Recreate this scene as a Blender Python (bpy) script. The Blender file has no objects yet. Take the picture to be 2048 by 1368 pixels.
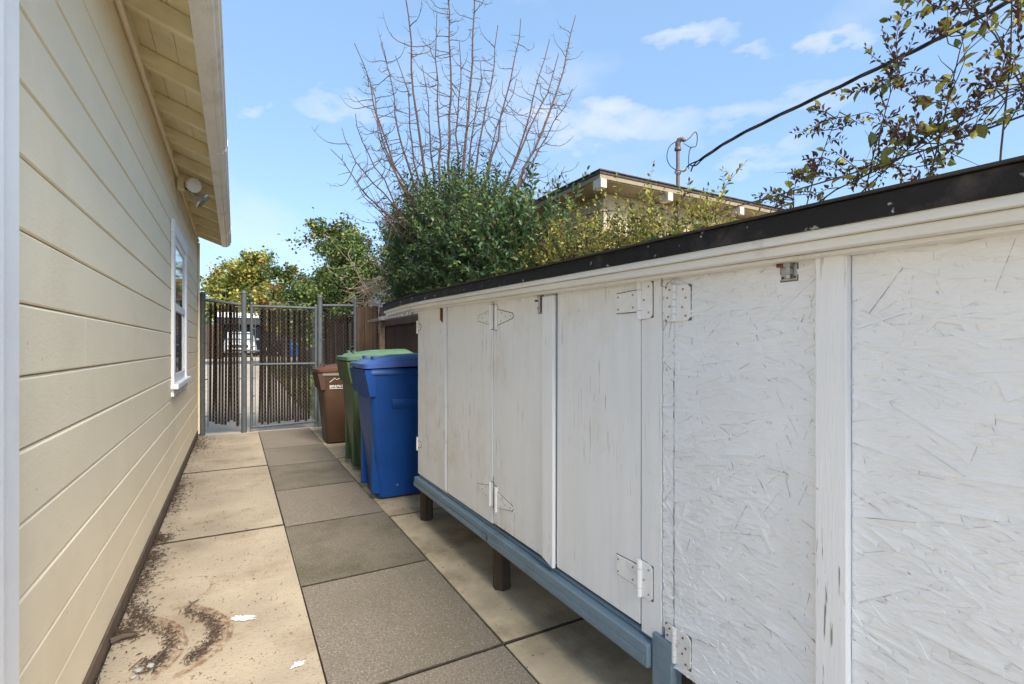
import bpy, math, random
import numpy as np
from mathutils import Vector, Matrix, Euler
R = math.radians
random.seed(7)
rng = np.random.default_rng(11)
scene = bpy.context.scene
COL = scene.collection

# ------------------------------------------------------------------ camera
cam_d = bpy.data.cameras.new('camera')
cam = bpy.data.objects.new('camera', cam_d); COL.objects.link(cam)
cam.location = (0, 0, 1.2)
cam.rotation_euler = (R(90), 0, -R(28.94))
cam_d.sensor_width = 36; cam_d.lens = 36 * 1000 / 2048
cam_d.shift_y = 9 / 2048
cam_d.clip_start = .02; cam_d.clip_end = 2000
scene.camera = cam

# ------------------------------------------------------------------ sun and sky
SUN_AZ, SUN_EL = R(174), R(41)
S = Vector((math.sin(SUN_AZ) * math.cos(SUN_EL), math.cos(SUN_AZ) * math.cos(SUN_EL), math.sin(SUN_EL)))
sun_d = bpy.data.lights.new('sun', 'SUN')
sun_d.energy = 1.5; sun_d.angle = R(30); sun_d.color = (1.0, .945, .85)
sun = bpy.data.objects.new('sun', sun_d); COL.objects.link(sun)
sun.rotation_euler = S.to_track_quat('Z', 'Y').to_euler()
sun.location = S * 50

world = bpy.data.worlds.new('World'); scene.world = world
world.use_nodes = True
wn, wl = world.node_tree.nodes, world.node_tree.links
wn.clear()
def wnode(t, **k):
    n = wn.new(t)
    for a, b in k.items(): setattr(n, a, b)
    return n
def wmath(op, a, b=None, c=None, clamp=False):
    n = wnode('ShaderNodeMath', operation=op, use_clamp=clamp)
    for i, v in enumerate((a, b, c)):
        if v is None: continue
        if isinstance(v, (int, float)): n.inputs[i].default_value = v
        else: wl.new(v, n.inputs[i])
    return n.outputs[0]
sky = wnode('ShaderNodeTexSky', sky_type='NISHITA', sun_disc=False, sun_elevation=SUN_EL, sun_rotation=SUN_AZ,
            air_density=1.0, dust_density=1.2, ozone_density=1.0)
geo = wnode('ShaderNodeTexCoord')
DIR = geo.outputs['Generated']
sc_ = wnode('ShaderNodeVectorMath', operation='SCALE'); sc_.inputs['Scale'].default_value = .043
wl.new(sky.outputs[0], sc_.inputs[0])
# pale air veil over the blue so that the light under the thin high cloud is nearly neutral
veil = wnode('ShaderNodeMix', data_type='RGBA'); veil.inputs[0].default_value = .42
wl.new(sc_.outputs[0], veil.inputs[6]); veil.inputs[7].default_value = (.106, .182, .288, 1)
# clouds: puffs at fixed directions plus a scatter of faint cloud all round
nz = wnode('ShaderNodeTexNoise'); nz.inputs['Scale'].default_value = 9; nz.inputs['Detail'].default_value = 7; nz.inputs['Roughness'].default_value = .58
mp = wnode('ShaderNodeMapping'); mp.inputs['Scale'].default_value = (1, 1, 2.2)
wl.new(DIR, mp.inputs[0]); wl.new(mp.outputs[0], nz.inputs['Vector'])
NZ = nz.outputs[0]
wv = wnode('ShaderNodeVectorMath', operation='SUBTRACT'); wl.new(nz.outputs['Color'], wv.inputs[0]); wv.inputs[1].default_value = (.5, .5, .5)
wv2 = wnode('ShaderNodeVectorMath', operation='SCALE'); wl.new(wv.outputs[0], wv2.inputs[0]); wv2.inputs['Scale'].default_value = .16
wv3 = wnode('ShaderNodeVectorMath', operation='ADD'); wl.new(DIR, wv3.inputs[0]); wl.new(wv2.outputs[0], wv3.inputs[1])
WDIR = wv3.outputs[0]
def direction(u, v):
    st, ct = math.sin(R(28.94)), math.cos(R(28.94)); a = (u - 1024) / 1000
    return Vector((st + a * ct, ct - a * st, (693 - v) / 1000)).normalized()
mask = None
for (u, v, a, b, s) in ((1215, 255, .135, .042, 1.0), (1100, 232, .06, .03, .8), (1375, 72, .070, .024, .8), (1520, 92, .050, .013, .5), (1685, 70, .052, .018, .8),
                        (690, 213, .10, .022, .55), (1570, 212, .14, .028, .6), (1530, 315, .075, .02, .5), (510, 222, .02, .012, .5), (1330, 255, .08, .035, .6)):
    c = direction(u, v); t1 = Vector((0, 0, 1)).cross(c).normalized(); t2 = c.cross(t1)
    def dot(vec, off):
        n = wnode('ShaderNodeVectorMath', operation='DOT_PRODUCT'); n.inputs[1].default_value = vec
        wl.new(WDIR, n.inputs[0]); return n.outputs['Value']
    d1 = wmath('POWER', wmath('ABSOLUTE', wmath('DIVIDE', dot(t1, 0), a)), 2.0)
    d2 = wmath('POWER', wmath('ABSOLUTE', wmath('DIVIDE', dot(t2, 0), b)), 2.0)
    front = wmath('GREATER_THAN', dot(c, 0), .5)
    m = wmath('SUBTRACT', 1.0, wmath('ADD', d1, d2))
    m = wmath('MULTIPLY', wmath('ADD', m, wmath('MULTIPLY', wmath('SUBTRACT', NZ, .5), 1.4)), .62, clamp=True)
    m = wmath('MULTIPLY', wmath('MULTIPLY', m, front), s, clamp=True)
    mask = m if mask is None else wmath('MAXIMUM', mask, m)
nz2 = wnode('ShaderNodeTexNoise'); nz2.inputs['Scale'].default_value = 3.2; nz2.inputs['Detail'].default_value = 8
wl.new(mp.outputs[0], nz2.inputs['Vector'])
faint = wmath('MULTIPLY', wmath('SUBTRACT', nz2.outputs[0], .52, clamp=True), 1.6, clamp=True)
mask = wmath('MULTIPLY', wmath('MAXIMUM', mask, faint, clamp=True), .92)
cl = wnode('ShaderNodeMix', data_type='RGBA'); wl.new(mask, cl.inputs[0]); wl.new(veil.outputs[2], cl.inputs[6]); cl.inputs[7].default_value = (.20, .203, .21, 1)
bg = wnode('ShaderNodeBackground'); bg.inputs[1].default_value = 1.0
wl.new(cl.outputs[2], bg.inputs[0])
out = wnode('ShaderNodeOutputWorld'); wl.new(bg.outputs[0], out.inputs[0])

vs = scene.view_settings
vs.view_transform = 'Standard'; vs.look = 'None'; vs.exposure = 2.33; vs.gamma = 1.0; vs.use_curve_mapping = False
scene.cycles.use_denoising = True
scene.cycles.max_bounces = 8; scene.cycles.transparent_max_bounces = 12

# ------------------------------------------------------------------ materials
MATS = {}
def mat(name, col, rough=.7, var=.12, vscale=4.0, stretch=(1, 1, 1), bump=0.0, bscale=60.0, bstretch=None, col2=None, metal=0.0,
        dirt=None, dirt_amt=.0, dirt_scale=2.0, dirt_lo=.52, speck=None, speck_scale=120.0, speck_thr=.68, checks=None, spec=.5, translucent=0.0):
    if name in MATS: return MATS[name]
    m = bpy.data.materials.new(name); MATS[name] = m; m.use_nodes = True
    N, L = m.node_tree.nodes, m.node_tree.links
    b = N['Principled BSDF']
    b.inputs['Roughness'].default_value = rough; b.inputs['Metallic'].default_value = metal
    b.inputs['Specular IOR Level'].default_value = spec
    tc = N.new('ShaderNodeTexCoord')
    def noise(scale, st=(1, 1, 1), detail=5, rgh=.55):
        mp = N.new('ShaderNodeMapping'); mp.inputs['Scale'].default_value = st
        L.new(tc.outputs['Object'], mp.inputs[0])
        n = N.new('ShaderNodeTexNoise'); n.inputs['Scale'].default_value = scale; n.inputs['Detail'].default_value = detail; n.inputs['Roughness'].default_value = rgh
        L.new(mp.outputs[0], n.inputs['Vector']); return n.outputs[0]
    def ramp(src, lo, hi):
        r = N.new('ShaderNodeMapRange'); r.inputs[1].default_value = lo; r.inputs[2].default_value = hi
        L.new(src, r.inputs[0]); return r.outputs[0]
    def mix(f, a, bb):
        x = N.new('ShaderNodeMix'); x.data_type = 'RGBA'
        if isinstance(f, float): x.inputs[0].default_value = f
        else: L.new(f, x.inputs[0])
        for i, v in ((6, a), (7, bb)):
            if isinstance(v, tuple): x.inputs[i].default_value = (*v, 1)
            else: L.new(v, x.inputs[i])
        return x.outputs[2]
    c2 = col2 if col2 else tuple(min(1, c * (1 + var)) for c in col)
    c1 = col if col2 else tuple(c * (1 - var) for c in col)
    colr = mix(ramp(noise(vscale, stretch), .3, .7), c1, c2)
    if dirt:
        f = ramp(noise(dirt_scale, (1, 1, 1), 8, .65), dirt_lo, dirt_lo + .2)
        mm = N.new('ShaderNodeMath'); mm.operation = 'MULTIPLY'; L.new(f, mm.inputs[0]); mm.inputs[1].default_value = dirt_amt
        colr = mix(mm.outputs[0], colr, dirt)
    if speck:
        f = ramp(noise(speck_scale, (1, 1, 1), 2, .5), speck_thr, speck_thr + .05)
        colr = mix(f, colr, speck)
    if checks:   # fine splits in the paint that run with the grain
        f = ramp(noise(checks[0], checks[1], 3, .6), checks[2], checks[2] + .04)
        g = ramp(noise(2.3, (1, 1, 1), 3, .5), .45, .6)
        mm = N.new('ShaderNodeMath'); mm.operation = 'MULTIPLY'; L.new(f, mm.inputs[0]); L.new(g, mm.inputs[1])
        colr = mix(mm.outputs[0], colr, checks[3])
    L.new(colr, b.inputs['Base Color'])
    if bump:
        bp = N.new('ShaderNodeBump'); bp.inputs['Strength'].default_value = bump; bp.inputs['Distance'].default_value = .01
        L.new(noise(bscale, bstretch or stretch, 6, .6), bp.inputs['Height']); L.new(bp.outputs[0], b.inputs['Normal'])
    if translucent:
        t = N.new('ShaderNodeBsdfTranslucent'); L.new(colr, t.inputs[0])
        ms = N.new('ShaderNodeMixShader'); ms.inputs[0].default_value = translucent
        L.new(b.outputs[0], ms.inputs[1]); L.new(t.outputs[0], ms.inputs[2]); L.new(ms.outputs[0], N['Material Output'].inputs[0])
    return m

cream = mat('cream_paint', (.90, .775, .56), .6, .035, 3, (1, .35, 1), .12, 90, dirt=(.70, .56, .36), dirt_amt=.3, dirt_scale=1.6, speck=(.40, .33, .22), speck_scale=45, speck_thr=.735)
cream_trim = mat('cream_trim_paint', (.87, .77, .50), .6, .06, 5, (1, 1, 1), .15, 60, dirt=(.52, .40, .22), dirt_amt=.5, dirt_scale=4)
white_paint = mat('white_paint', (.86, .85, .85), .5, .03, 6, bump=.08, bscale=50, dirt=(.48, .43, .40), dirt_amt=.3, dirt_scale=3)
gutter_m = mat('gutter_paint', (.87, .83, .78), .5, .05, 6, (1, .2, 1), .05, 40, dirt=(.45, .36, .32), dirt_amt=.45, dirt_scale=3.5)
shed_ply = mat('painted_plywood', (.84, .84, .83), .55, .035, 5, (1, 5, .5), .22, 40, (1, 4, .25), dirt=(.66, .60, .49), dirt_amt=.5, dirt_scale=2.6,
               speck=(.42, .36, .30), speck_scale=38, speck_thr=.765, checks=(13, (1, 9, .4), .61, (.36, .32, .27)))
shed_osb = mat('painted_strand_board', (.85, .855, .86), .5, .03, 7, (1, 1, 1), .35, 45, (1, .6, 2.2), dirt=(.72, .67, .60), dirt_amt=.35, dirt_scale=2.4, speck=(.40, .36, .33), speck_scale=42, speck_thr=.77)
shed_batten = mat('painted_batten', (.86, .86, .86), .5, .03, 6, (1, 3, .3), .25, 40, (1, 6, .3), checks=(14, (1, 10, .5), .62, (.28, .25, .22)), speck=(.25, .20, .16), speck_scale=26, speck_thr=.76)
shed_trim = mat('peeling_trim_paint', (.78, .77, .73), .6, .08, 5, (1, .3, 1), .3, 35, (1, .3, 2), dirt=(.22, .17, .12), dirt_amt=.7, dirt_scale=7, dirt_lo=.6)
hinge_m = mat('painted_hinge', (.85, .84, .82), .45, .04, 30, bump=.1, bscale=60, dirt=(.52, .44, .34), dirt_amt=.4, dirt_scale=14)
rust_hinge = mat('rusting_hinge', (.72, .71, .69), .5, .05, 30, bump=.1, bscale=60, dirt=(.32, .14, .05), dirt_amt=.9, dirt_scale=28, dirt_lo=.56)
screw_m = mat('screw_head', (.30, .27, .24), .5, .2, 40)
galv = mat('galvanized_latch', (.46, .46, .44), .38, .12, 30, metal=.8, dirt=(.25, .16, .10), dirt_amt=.5, dirt_scale=30)
rust = mat('rusty_iron', (.20, .075, .035), .8, .35, 50, bump=.2)
black_felt = mat('black_roof_edge', (.014, .013, .013), .6, .3, 6, (1, .3, 1), .5, 40, (1, .4, 1), spec=.25, dirt=(.12, .10, .085), dirt_amt=.7, dirt_scale=6, dirt_lo=.56, speck=(.5, .5, .48), speck_scale=36, speck_thr=.70)
roofing = mat('roll_roofing', (.05, .045, .04), .9, .25, 20, bump=.3)
blue_paint = mat('blue_grey_paint', (.175, .245, .30), .5, .1, 6, (1, .3, 1), .3, 45, (1, .3, 2), speck=(.55, .57, .58), speck_scale=50, speck_thr=.74, dirt=(.08, .10, .12), dirt_amt=.4, dirt_scale=5)
dark_wood = mat('dark_weathered_wood', (.055, .034, .022), .85, .4, 5, (6, 6, .4), .5, 30, (6, 6, .4))
fence_wood = mat('brown_fence_wood', (.075, .044, .026), .85, .45, 4, (7, 7, .35), .5, 25, (7, 7, .35), dirt=(.02, .015, .012), dirt_amt=.7, dirt_scale=2.5)
frame_wood = mat('weathered_frame_wood', (.27, .19, .12), .85, .3, 5, (5, .6, 5), .4, 30, dirt=(.10, .07, .05), dirt_amt=.6, dirt_scale=5)
peel_wood = mat('peeling_white_wood', (.62, .57, .50), .8, .2, 8, bump=.4, bscale=40, dirt=(.15, .09, .06), dirt_amt=1.0, dirt_scale=14, dirt_lo=.47)
steel = mat('galvanized_pipe', (.085, .095, .10), .6, .15, 12, spec=.3, metal=.15, bump=.1, bscale=60, dirt=(.16, .15, .14), dirt_amt=.5, dirt_scale=9)
wire_m = mat('galvanized_wire', (.20, .19, .18), .6, .2, 20, metal=.2)
slat_m = mat('brown_privacy_slat', (.014, .009, .007), .9, .3, 6, (3, 3, .5), .2, 30, spec=.12)
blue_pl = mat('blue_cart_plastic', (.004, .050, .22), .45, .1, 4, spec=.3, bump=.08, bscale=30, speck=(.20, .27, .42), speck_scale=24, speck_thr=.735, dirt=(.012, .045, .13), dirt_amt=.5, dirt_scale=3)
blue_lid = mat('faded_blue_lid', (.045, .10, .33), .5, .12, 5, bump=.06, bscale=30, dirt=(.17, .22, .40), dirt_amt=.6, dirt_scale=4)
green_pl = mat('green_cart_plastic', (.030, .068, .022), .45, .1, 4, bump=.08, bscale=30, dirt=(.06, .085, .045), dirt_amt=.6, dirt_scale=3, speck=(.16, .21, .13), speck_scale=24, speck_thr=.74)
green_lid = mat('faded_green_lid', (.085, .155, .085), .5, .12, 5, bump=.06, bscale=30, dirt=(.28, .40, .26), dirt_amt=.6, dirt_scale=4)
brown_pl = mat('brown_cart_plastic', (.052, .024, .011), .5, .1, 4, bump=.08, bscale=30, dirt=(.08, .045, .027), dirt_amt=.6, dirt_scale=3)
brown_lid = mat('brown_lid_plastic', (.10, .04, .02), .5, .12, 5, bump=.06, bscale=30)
rubber = mat('black_rubber', (.015, .015, .015), .7)
stamp = mat('white_stamp', (.7, .68, .64), .6)
slab_cream = mat('cream_concrete', (.375, .305, .22), .85, .18, 2.2, bump=.35, bscale=55, dirt=(.235, .165, .105), dirt_amt=.75, dirt_scale=2.6, speck=(.17, .125, .085), speck_scale=95, speck_thr=.64)
slab_grey = mat('grey_aggregate_concrete', (.195, .160, .122), .9, .38, 110, bump=.45, bscale=150, dirt=(.15, .122, .082), dirt_amt=.75, dirt_scale=2.2, speck=(.36, .31, .25), speck_scale=170, speck_thr=.62)
slab_worn = mat('worn_aggregate_concrete', (.188, .155, .117), .9, .38, 110, bump=.5, bscale=150, dirt=(.15, .125, .085), dirt_amt=.8, dirt_scale=1.8, dirt_lo=.45, speck=(.36, .31, .25), speck_scale=160, speck_thr=.62)
slab_moss = mat('mossy_aggregate_concrete', (.175, .145, .105), .9, .38, 110, bump=.5, bscale=150, dirt=(.095, .08, .048), dirt_amt=.85, dirt_scale=2.0, dirt_lo=.42, speck=(.33, .29, .23), speck_scale=160, speck_thr=.63)
slab_side = mat('stained_concrete', (.42, .345, .235), .9, .2, 4, bump=.4, bscale=60, dirt=(.19, .15, .085), dirt_amt=.8, dirt_scale=2.6, dirt_lo=.49, speck=(.12, .10, .07), speck_scale=70, speck_thr=.70)
soil = mat('dark_soil', (.025, .02, .014), .95, .3, 20, bump=.5)
foundation_m = mat('brown_foundation', (.13, .09, .06), .9, .3, 12, bump=.4)
glass = mat('window_glass', (.10, .12, .13), .04, .05, 1, spec=1.0)
wallm = mat('neighbour_siding_paint', (.62, .53, .37), .65, .05, 3, (1, 1, 1), .1, 50, dirt=(.42, .34, .22), dirt_amt=.4, dirt_scale=2)
eave_m = mat('old_eave_paint', (.27, .22, .14), .7, .1, 4, bump=.2, dirt=(.14, .10, .06), dirt_amt=.6, dirt_scale=4)
shingle = mat('dark_shingles', (.075, .06, .05), .95, .4, 25, bump=.6, bscale=50)
pole_m = mat('rusted_mast', (.15, .105, .09), .6, .2, 20, metal=.3)
cable_m = mat('black_cable', (.02, .02, .021), .5, .2, 20)
bark_red = mat('reddish_bark', (.088, .054, .042), .85, .3, 20, bump=.3)
bark = mat('grey_brown_bark', (.10, .075, .055), .9, .3, 15, bump=.4)
dry_twig = mat('pale_dry_twig', (.42, .31, .22), .85, .25, 20)
leaf_d = mat('privet_leaf_dark', (.046, .098, .036), .38, .3, 9, translucent=.18)
leaf_m = mat('privet_leaf_mid', (.085, .155, .050), .36, .3, 9, translucent=.22)
leaf_y = mat('leaf_yellow_green', (.42, .37, .07), .5, .3, 9, translucent=.35)
leaf_l = mat('leaf_light_green', (.17, .19, .045), .45, .3, 9, translucent=.3)
leaf_b = mat('leaf_dry_brown', (.125, .068, .048), .8, .35, 14, translucent=.25)
leaf_o = mat('leaf_orange', (.26, .12, .035), .6, .3, 9, translucent=.3)
litter_m = mat('dry_needles', (.055, .032, .021), .9, .4, 30)
stain_m = mat('white_spilled_paint', (.78, .77, .74), .6, .03)
asphalt = mat('asphalt', (.085, .083, .08), .9, .15, 30, bump=.3)
drive = mat('driveway_concrete', (.42, .345, .26), .9, .1, 1.2, bump=.2, dirt=(.32, .26, .19), dirt_amt=.5, dirt_scale=.7)
grass_m = mat('dry_lawn', (.12, .13, .035), .9, .4, 3, col2=(.24, .18, .07), bump=.5, bscale=40)
earth = mat('earth', (.22, .18, .12), .95, .25, .8, bump=.3)

def stain_material(name, col, thr):
    m = bpy.data.materials.new(name); m.use_nodes = True
    N, L = m.node_tree.nodes, m.node_tree.links
    b = N['Principled BSDF']; b.inputs['Base Color'].default_value = (*col, 1); b.inputs['Roughness'].default_value = .9
    tc = N.new('ShaderNodeTexCoord'); n = N.new('ShaderNodeTexNoise'); n.inputs['Scale'].default_value = 38; n.inputs['Detail'].default_value = 6
    L.new(tc.outputs['Object'], n.inputs['Vector'])
    r = N.new('ShaderNodeMapRange'); r.inputs[1].default_value = thr; r.inputs[2].default_value = thr + .3; r.inputs[4].default_value = .62
    L.new(n.outputs[0], r.inputs[0]); L.new(r.outputs[0], b.inputs['Alpha'])
    return m
tannin = stain_material('tannin_stain', (.25, .13, .065), .36)
tannin2 = stain_material('pale_tannin_stain', (.33, .20, .11), .40)
ochre = stain_material('ochre_stain', (.52, .25, .06), .42)

# ------------------------------------------------------------------ mesh helpers
class MB:
    def __init__(s): s.v = []; s.f = []
    def add(s, vs, fs):
        o = len(s.v); s.v += [tuple(p) for p in vs]; s.f += [tuple(i + o for i in f) for f in fs]; return s
    def box(s, x0, x1, y0, y1, z0, z1):
        return s.add([(x0, y0, z0), (x1, y0, z0), (x1, y1, z0), (x0, y1, z0), (x0, y0, z1), (x1, y0, z1), (x1, y1, z1), (x0, y1, z1)],
                     [(0, 3, 2, 1), (4, 5, 6, 7), (0, 1, 5, 4), (1, 2, 6, 5), (2, 3, 7, 6), (3, 0, 4, 7)])
    def prism(s, poly, axis, a, b):
        """poly: 2D points; axis 'y': (x,z) extruded along y; 'x': (y,z) along x; 'z': (x,y) along z"""
        def P(p, t): return {'y': (p[0], t, p[1]), 'x': (t, p[0], p[1]), 'z': (p[0], p[1], t)}[axis]
        n = len(poly)
        return s.add([P(p, a) for p in poly] + [P(p, b) for p in poly],
                     [tuple(range(n)), tuple(range(2 * n - 1, n - 1, -1))] + [(i, i + n, (i + 1) % n + n, (i + 1) % n) for i in range(n)])
    def tube(s, pts, r, sides=8, cap=True):
        pts = [Vector(p) for p in pts]; n = len(pts)
        rs = r if isinstance(r, (list, tuple)) else [r] * n
        up = Vector((0, 0, 1)); o = len(s.v); ref = None
        for i, p in enumerate(pts):
            t = (pts[min(i + 1, n - 1)] - pts[max(i - 1, 0)])
            t = t.normalized() if t.length > 1e-9 else up
            if ref is None: ref = t.cross(Vector((1, 0, 0)) if abs(t.x) < .8 else Vector((0, 1, 0))).normalized()
            ref = (ref - t * ref.dot(t)).normalized(); w = t.cross(ref)
            for k in range(sides):
                a = 2 * math.pi * k / sides
                s.v.append(tuple(p + (ref * math.cos(a) + w * math.sin(a)) * rs[i]))
        for i in range(n - 1):
            for k in range(sides):
                a = o + i * sides + k; b = o + i * sides + (k + 1) % sides
                s.f.append((a, b, b + sides, a + sides))
        if cap:
            s.f.append(tuple(o + k for k in reversed(range(sides)))); s.f.append(tuple(o + (n - 1) * sides + k for k in range(sides)))
        return s
    def loft(s, rings, cap=True):
        o = len(s.v); k = len(rings[0])
        for r in rings: s.v += [tuple(p) for p in r]
        for i in range(len(rings) - 1):
            for j in range(k):
                a = o + i * k + j; b = o + i * k + (j + 1) % k
                s.f.append((a, b, b + k, a + k))
        if cap:
            s.f.append(tuple(o + j for j in reversed(range(k)))); s.f.append(tuple(o + (len(rings) - 1) * k + j for j in range(k)))
        return s
    def sphere(s, c, r, n=10, m=6, zs=1.0):
        rings = []
        for i in range(m + 1):
            a = -math.pi / 2 + math.pi * i / m; rr = max(1e-4, r * math.cos(a))
            rings.append([(c[0] + rr * math.cos(2 * math.pi * j / n), c[1] + rr * math.sin(2 * math.pi * j / n), c[2] + r * zs * math.sin(a)) for j in range(n)])
        return s.loft(rings)
    def build(s, name, m, parent=None, bevel=0, smooth=False, origin=None):
        root = parent
        while root is not None and root.parent is not None: root = root.parent
        o = Vector(origin) if origin is not None else (root.location if root is not None else Vector((0, 0, 0)))
        me = bpy.data.meshes.new(name)
        me.from_pydata([(x - o[0], y - o[1], z - o[2]) for x, y, z in s.v], [], s.f); me.update()
        ob = bpy.data.objects.new(name, me); COL.objects.link(ob)
        if parent is not None: ob.parent = parent
        elif origin is not None: ob.location = o
        for mm in (m if isinstance(m, (list, tuple)) else [m]): me.materials.append(mm)
        if smooth:
            me.polygons.foreach_set('use_smooth', [True] * len(me.polygons))
            try: me.set_sharp_from_angle(angle=R(38))
            except Exception: pass
        if bevel:
            b = ob.modifiers.new('bevel', 'BEVEL'); b.width = bevel; b.segments = 2; b.limit_method = 'ANGLE'; b.angle_limit = R(40)
        return ob
def box(name, m, parent, b, bevel=0): return MB().box(*b).build(name, m, parent, bevel)
def thing(name, label, cat, loc=(0, 0, 0), group=None):
    o = bpy.data.objects.new(name, None); COL.objects.link(o); o.location = loc; o.empty_display_size = .1
    return tag(o, label, cat, group)
def tag(o, label, cat, group=None):
    o['label'] = label; o['category'] = cat
    if group: o['group'] = group
    return o
def struct(o): o['kind'] = 'structure'; return o
def rrect(cx, cy, hx, hy, r, z, n=4):
    pts = []
    for (sx, sy, a0) in ((1, 1, 0), (-1, 1, 90), (-1, -1, 180), (1, -1, 270)):
        for i in range(n + 1):
            a = R(a0 + 90 * i / n); pts.append((cx + sx * (hx - r) + r * math.cos(a), cy + sy * (hy - r) + r * math.sin(a), z))
    return pts
def bez(p0, p1, p2, n):
    p0, p1, p2 = Vector(p0), Vector(p1), Vector(p2)
    return [p0 * (1 - t) ** 2 + p1 * 2 * t * (1 - t) + p2 * t * t for t in [i / n for i in range(n + 1)]]

# ------------------------------------------------------------------ ground, paving
def rise(y): return 0 if y < 11 else min(.6, (y - 11) * .6 / 22)
g = MB()
ys = [-60, -4, 0, 4, 8, 11, 16, 22, 33, 60, 140, 700]
vv = []; ff = []
for j, y in enumerate(ys):
    for x in (-500, -20, 0, 20, 500): vv.append((x, y, rise(y) - .045))
for j in range(len(ys) - 1):
    for i in range(4): a = j * 5 + i; ff.append((a, a + 1, a + 6, a + 5))
struct(g.add(vv, ff).build('ground', earth))
path = bpy.data.objects.new('concrete_path', None); COL.objects.link(path); struct(path)
def slab(x0, x1, y0, y1, m, tilt=0.0):
    z = random.uniform(-.002, .002)
    mb = MB().box(x0 + .0042, x1 - .0042, y0 + .010, y1 - .010, -.07, z)
    mb.v = [(a + (random.uniform(-.003, .003)), b + random.uniform(-.003, .003), c) for a, b, c in mb.v]
    return mb.build('slab', m, path)
cj = [-2.0, -.2, 1.72, 3.69, 5.62, 7.9]
cream_slabs = [slab(-.44, .285, a, b, slab_cream) for a, b in zip(cj, cj[1:])]
gj = [-2.0, -1.05, -.1, .84, 1.78, 2.69, 3.63, 4.57, 5.53, 6.5, 7.93]
for a, b in zip(gj, gj[1:]): slab(.285, .947, a, b, {2.69: slab_moss, 1.78: slab_worn, 4.57: slab_moss, 5.53: slab_worn}.get(a, slab_grey))
sj = [-2.0, .2, 1.78, 3.5, 5.6, 7.95]
for a, b in zip(sj, sj[1:]): slab(.947, 2.03, a, b, slab_side)
struct(MB().box(-.44, 2.03, -2, 7.93, -.08, -.007).build('joint_soil', soil))
def joint(x0, x1, y, w):
    n = max(6, int((x1 - x0) / .03)); top = []; bot = []
    for i in range(n + 1):
        x = x0 + (x1 - x0) * i / n; top.append((x, y + w * random.uniform(.7, 1.3), .0032)); bot.append((x, y - w * random.uniform(.7, 1.3), .0032))
    MB().add(top + bot, [(i, i + 1, n + 2 + i, n + 1 + i) for i in range(n)]).build('joint_dirt', joint_m, path)
joint_m = mat('joint_dirt', (.06, .045, .03), .95, .4, 30)
for q in cj[2:-1]: joint(-.44, .282, q, .006)
for q in gj[3:-1]: joint(.289, .944, q, .005)
for q in sj[2:-1]: joint(.951, 2.0, q, .006)
dw = MB()
for x0, x1 in ((-1.6, 1.15),):
    y = [7.95, 11, 16, 22, 33]
    for a, b in zip(y, y[1:]):
        dw.add([(x0, a, rise(a) - .012), (x1, a, rise(a) - .012), (x1 + (.0), b, rise(b) - .012), (x0, b, rise(b) - .012)], [(0, 1, 2, 3)])
struct(dw.build('driveway', drive))
st_ = MB().add([(-60, 26, rise(26) + .0), (60, 26, rise(26) + .0), (60, 28.5, rise(28.5) + .0), (-60, 28.5, rise(28.5) + .0)], [(0, 1, 2, 3)])
struct(st_.build('street', asphalt))
lw = MB().add([(1.15, 8.3, -.02), (2.6, 8.3, -.02), (2.6, 25.5, rise(25.5) - .02), (1.15, 25.5, rise(25.5) - .02)], [(0, 1, 2, 3)])
struct(lw.build('lawn_soil', grass_m))

# stains, spills and litter on the near cream slab
near_slab = cream_slabs[2]
def ribbon(pts, w, z=.004):
    pts = [Vector((x, y, 0)) for x, y in pts]; fine = []
    for i in range(len(pts) - 1):
        for k in range(6): fine.append(pts[i].lerp(pts[i + 1], k / 6))
    fine.append(pts[-1]); mb = MB(); n = len(fine); vs = []
    for i, p in enumerate(fine):
        t = (fine[min(i + 1, n - 1)] - fine[max(0, i - 1)]).normalized(); q = Vector((-t.y, t.x, 0))
        ww = w * (.35 + .65 * math.sin(math.pi * i / (n - 1))) * random.uniform(.75, 1.2)
        vs += [(p.x + q.x * ww, p.y + q.y * ww, z), (p.x - q.x * ww, p.y - q.y * ww, z)]
    return mb.add(vs, [(2 * i, 2 * i + 1, 2 * i + 3, 2 * i + 2) for i in range(n - 1)])
arc1 = [(-.367, 2.761), (-.29, 2.681), (-.233, 2.613), (-.197, 2.532), (-.172, 2.417), (-.175, 2.358), (-.199, 2.301), (-.226, 2.239), (-.253, 2.193)]
arc2 = [(-.231, 2.746), (-.169, 2.738), (-.096, 2.654), (-.046, 2.558), (-.018, 2.448), (-.024, 2.363), (-.062, 2.276), (-.118, 2.22), (-.183, 2.17)]
arc3 = [(-.403, 3.06), (-.299, 3.109), (-.142, 3.056), (-.1, 2.955), (-.115, 2.87), (-.167, 2.81)]
cres2 = [(-.201, 2.703), (-.121, 2.6), (-.085, 2.516), (-.07, 2.446), (-.086, 2.369), (-.122, 2.309), (-.154, 2.264)]
cres1 = [(-.395, 2.802), (-.344, 2.659), (-.292, 2.584), (-.242, 2.512), (-.227, 2.447), (-.23, 2.388), (-.249, 2.354), (-.26, 2.299), (-.286, 2.25)]
ribbon(arc1, .006).build('stain', tannin, near_slab)
ribbon(arc2, .012).build('stain', tannin, near_slab)
ribbon([(x - .02, y) for x, y in arc2], .035, .0032).build('stain', tannin2, near_slab)
ribbon([(x - .025, y) for x, y in arc1], .028, .0032).build('stain', tannin2, near_slab)
ribbon(arc3, .007).build('stain', tannin2, near_slab)
ribbon([(-.25, 3.99), (-.19, 3.985), (-.13, 4.01)], .03).build('stain', ochre, cream_slabs[3])
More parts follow.
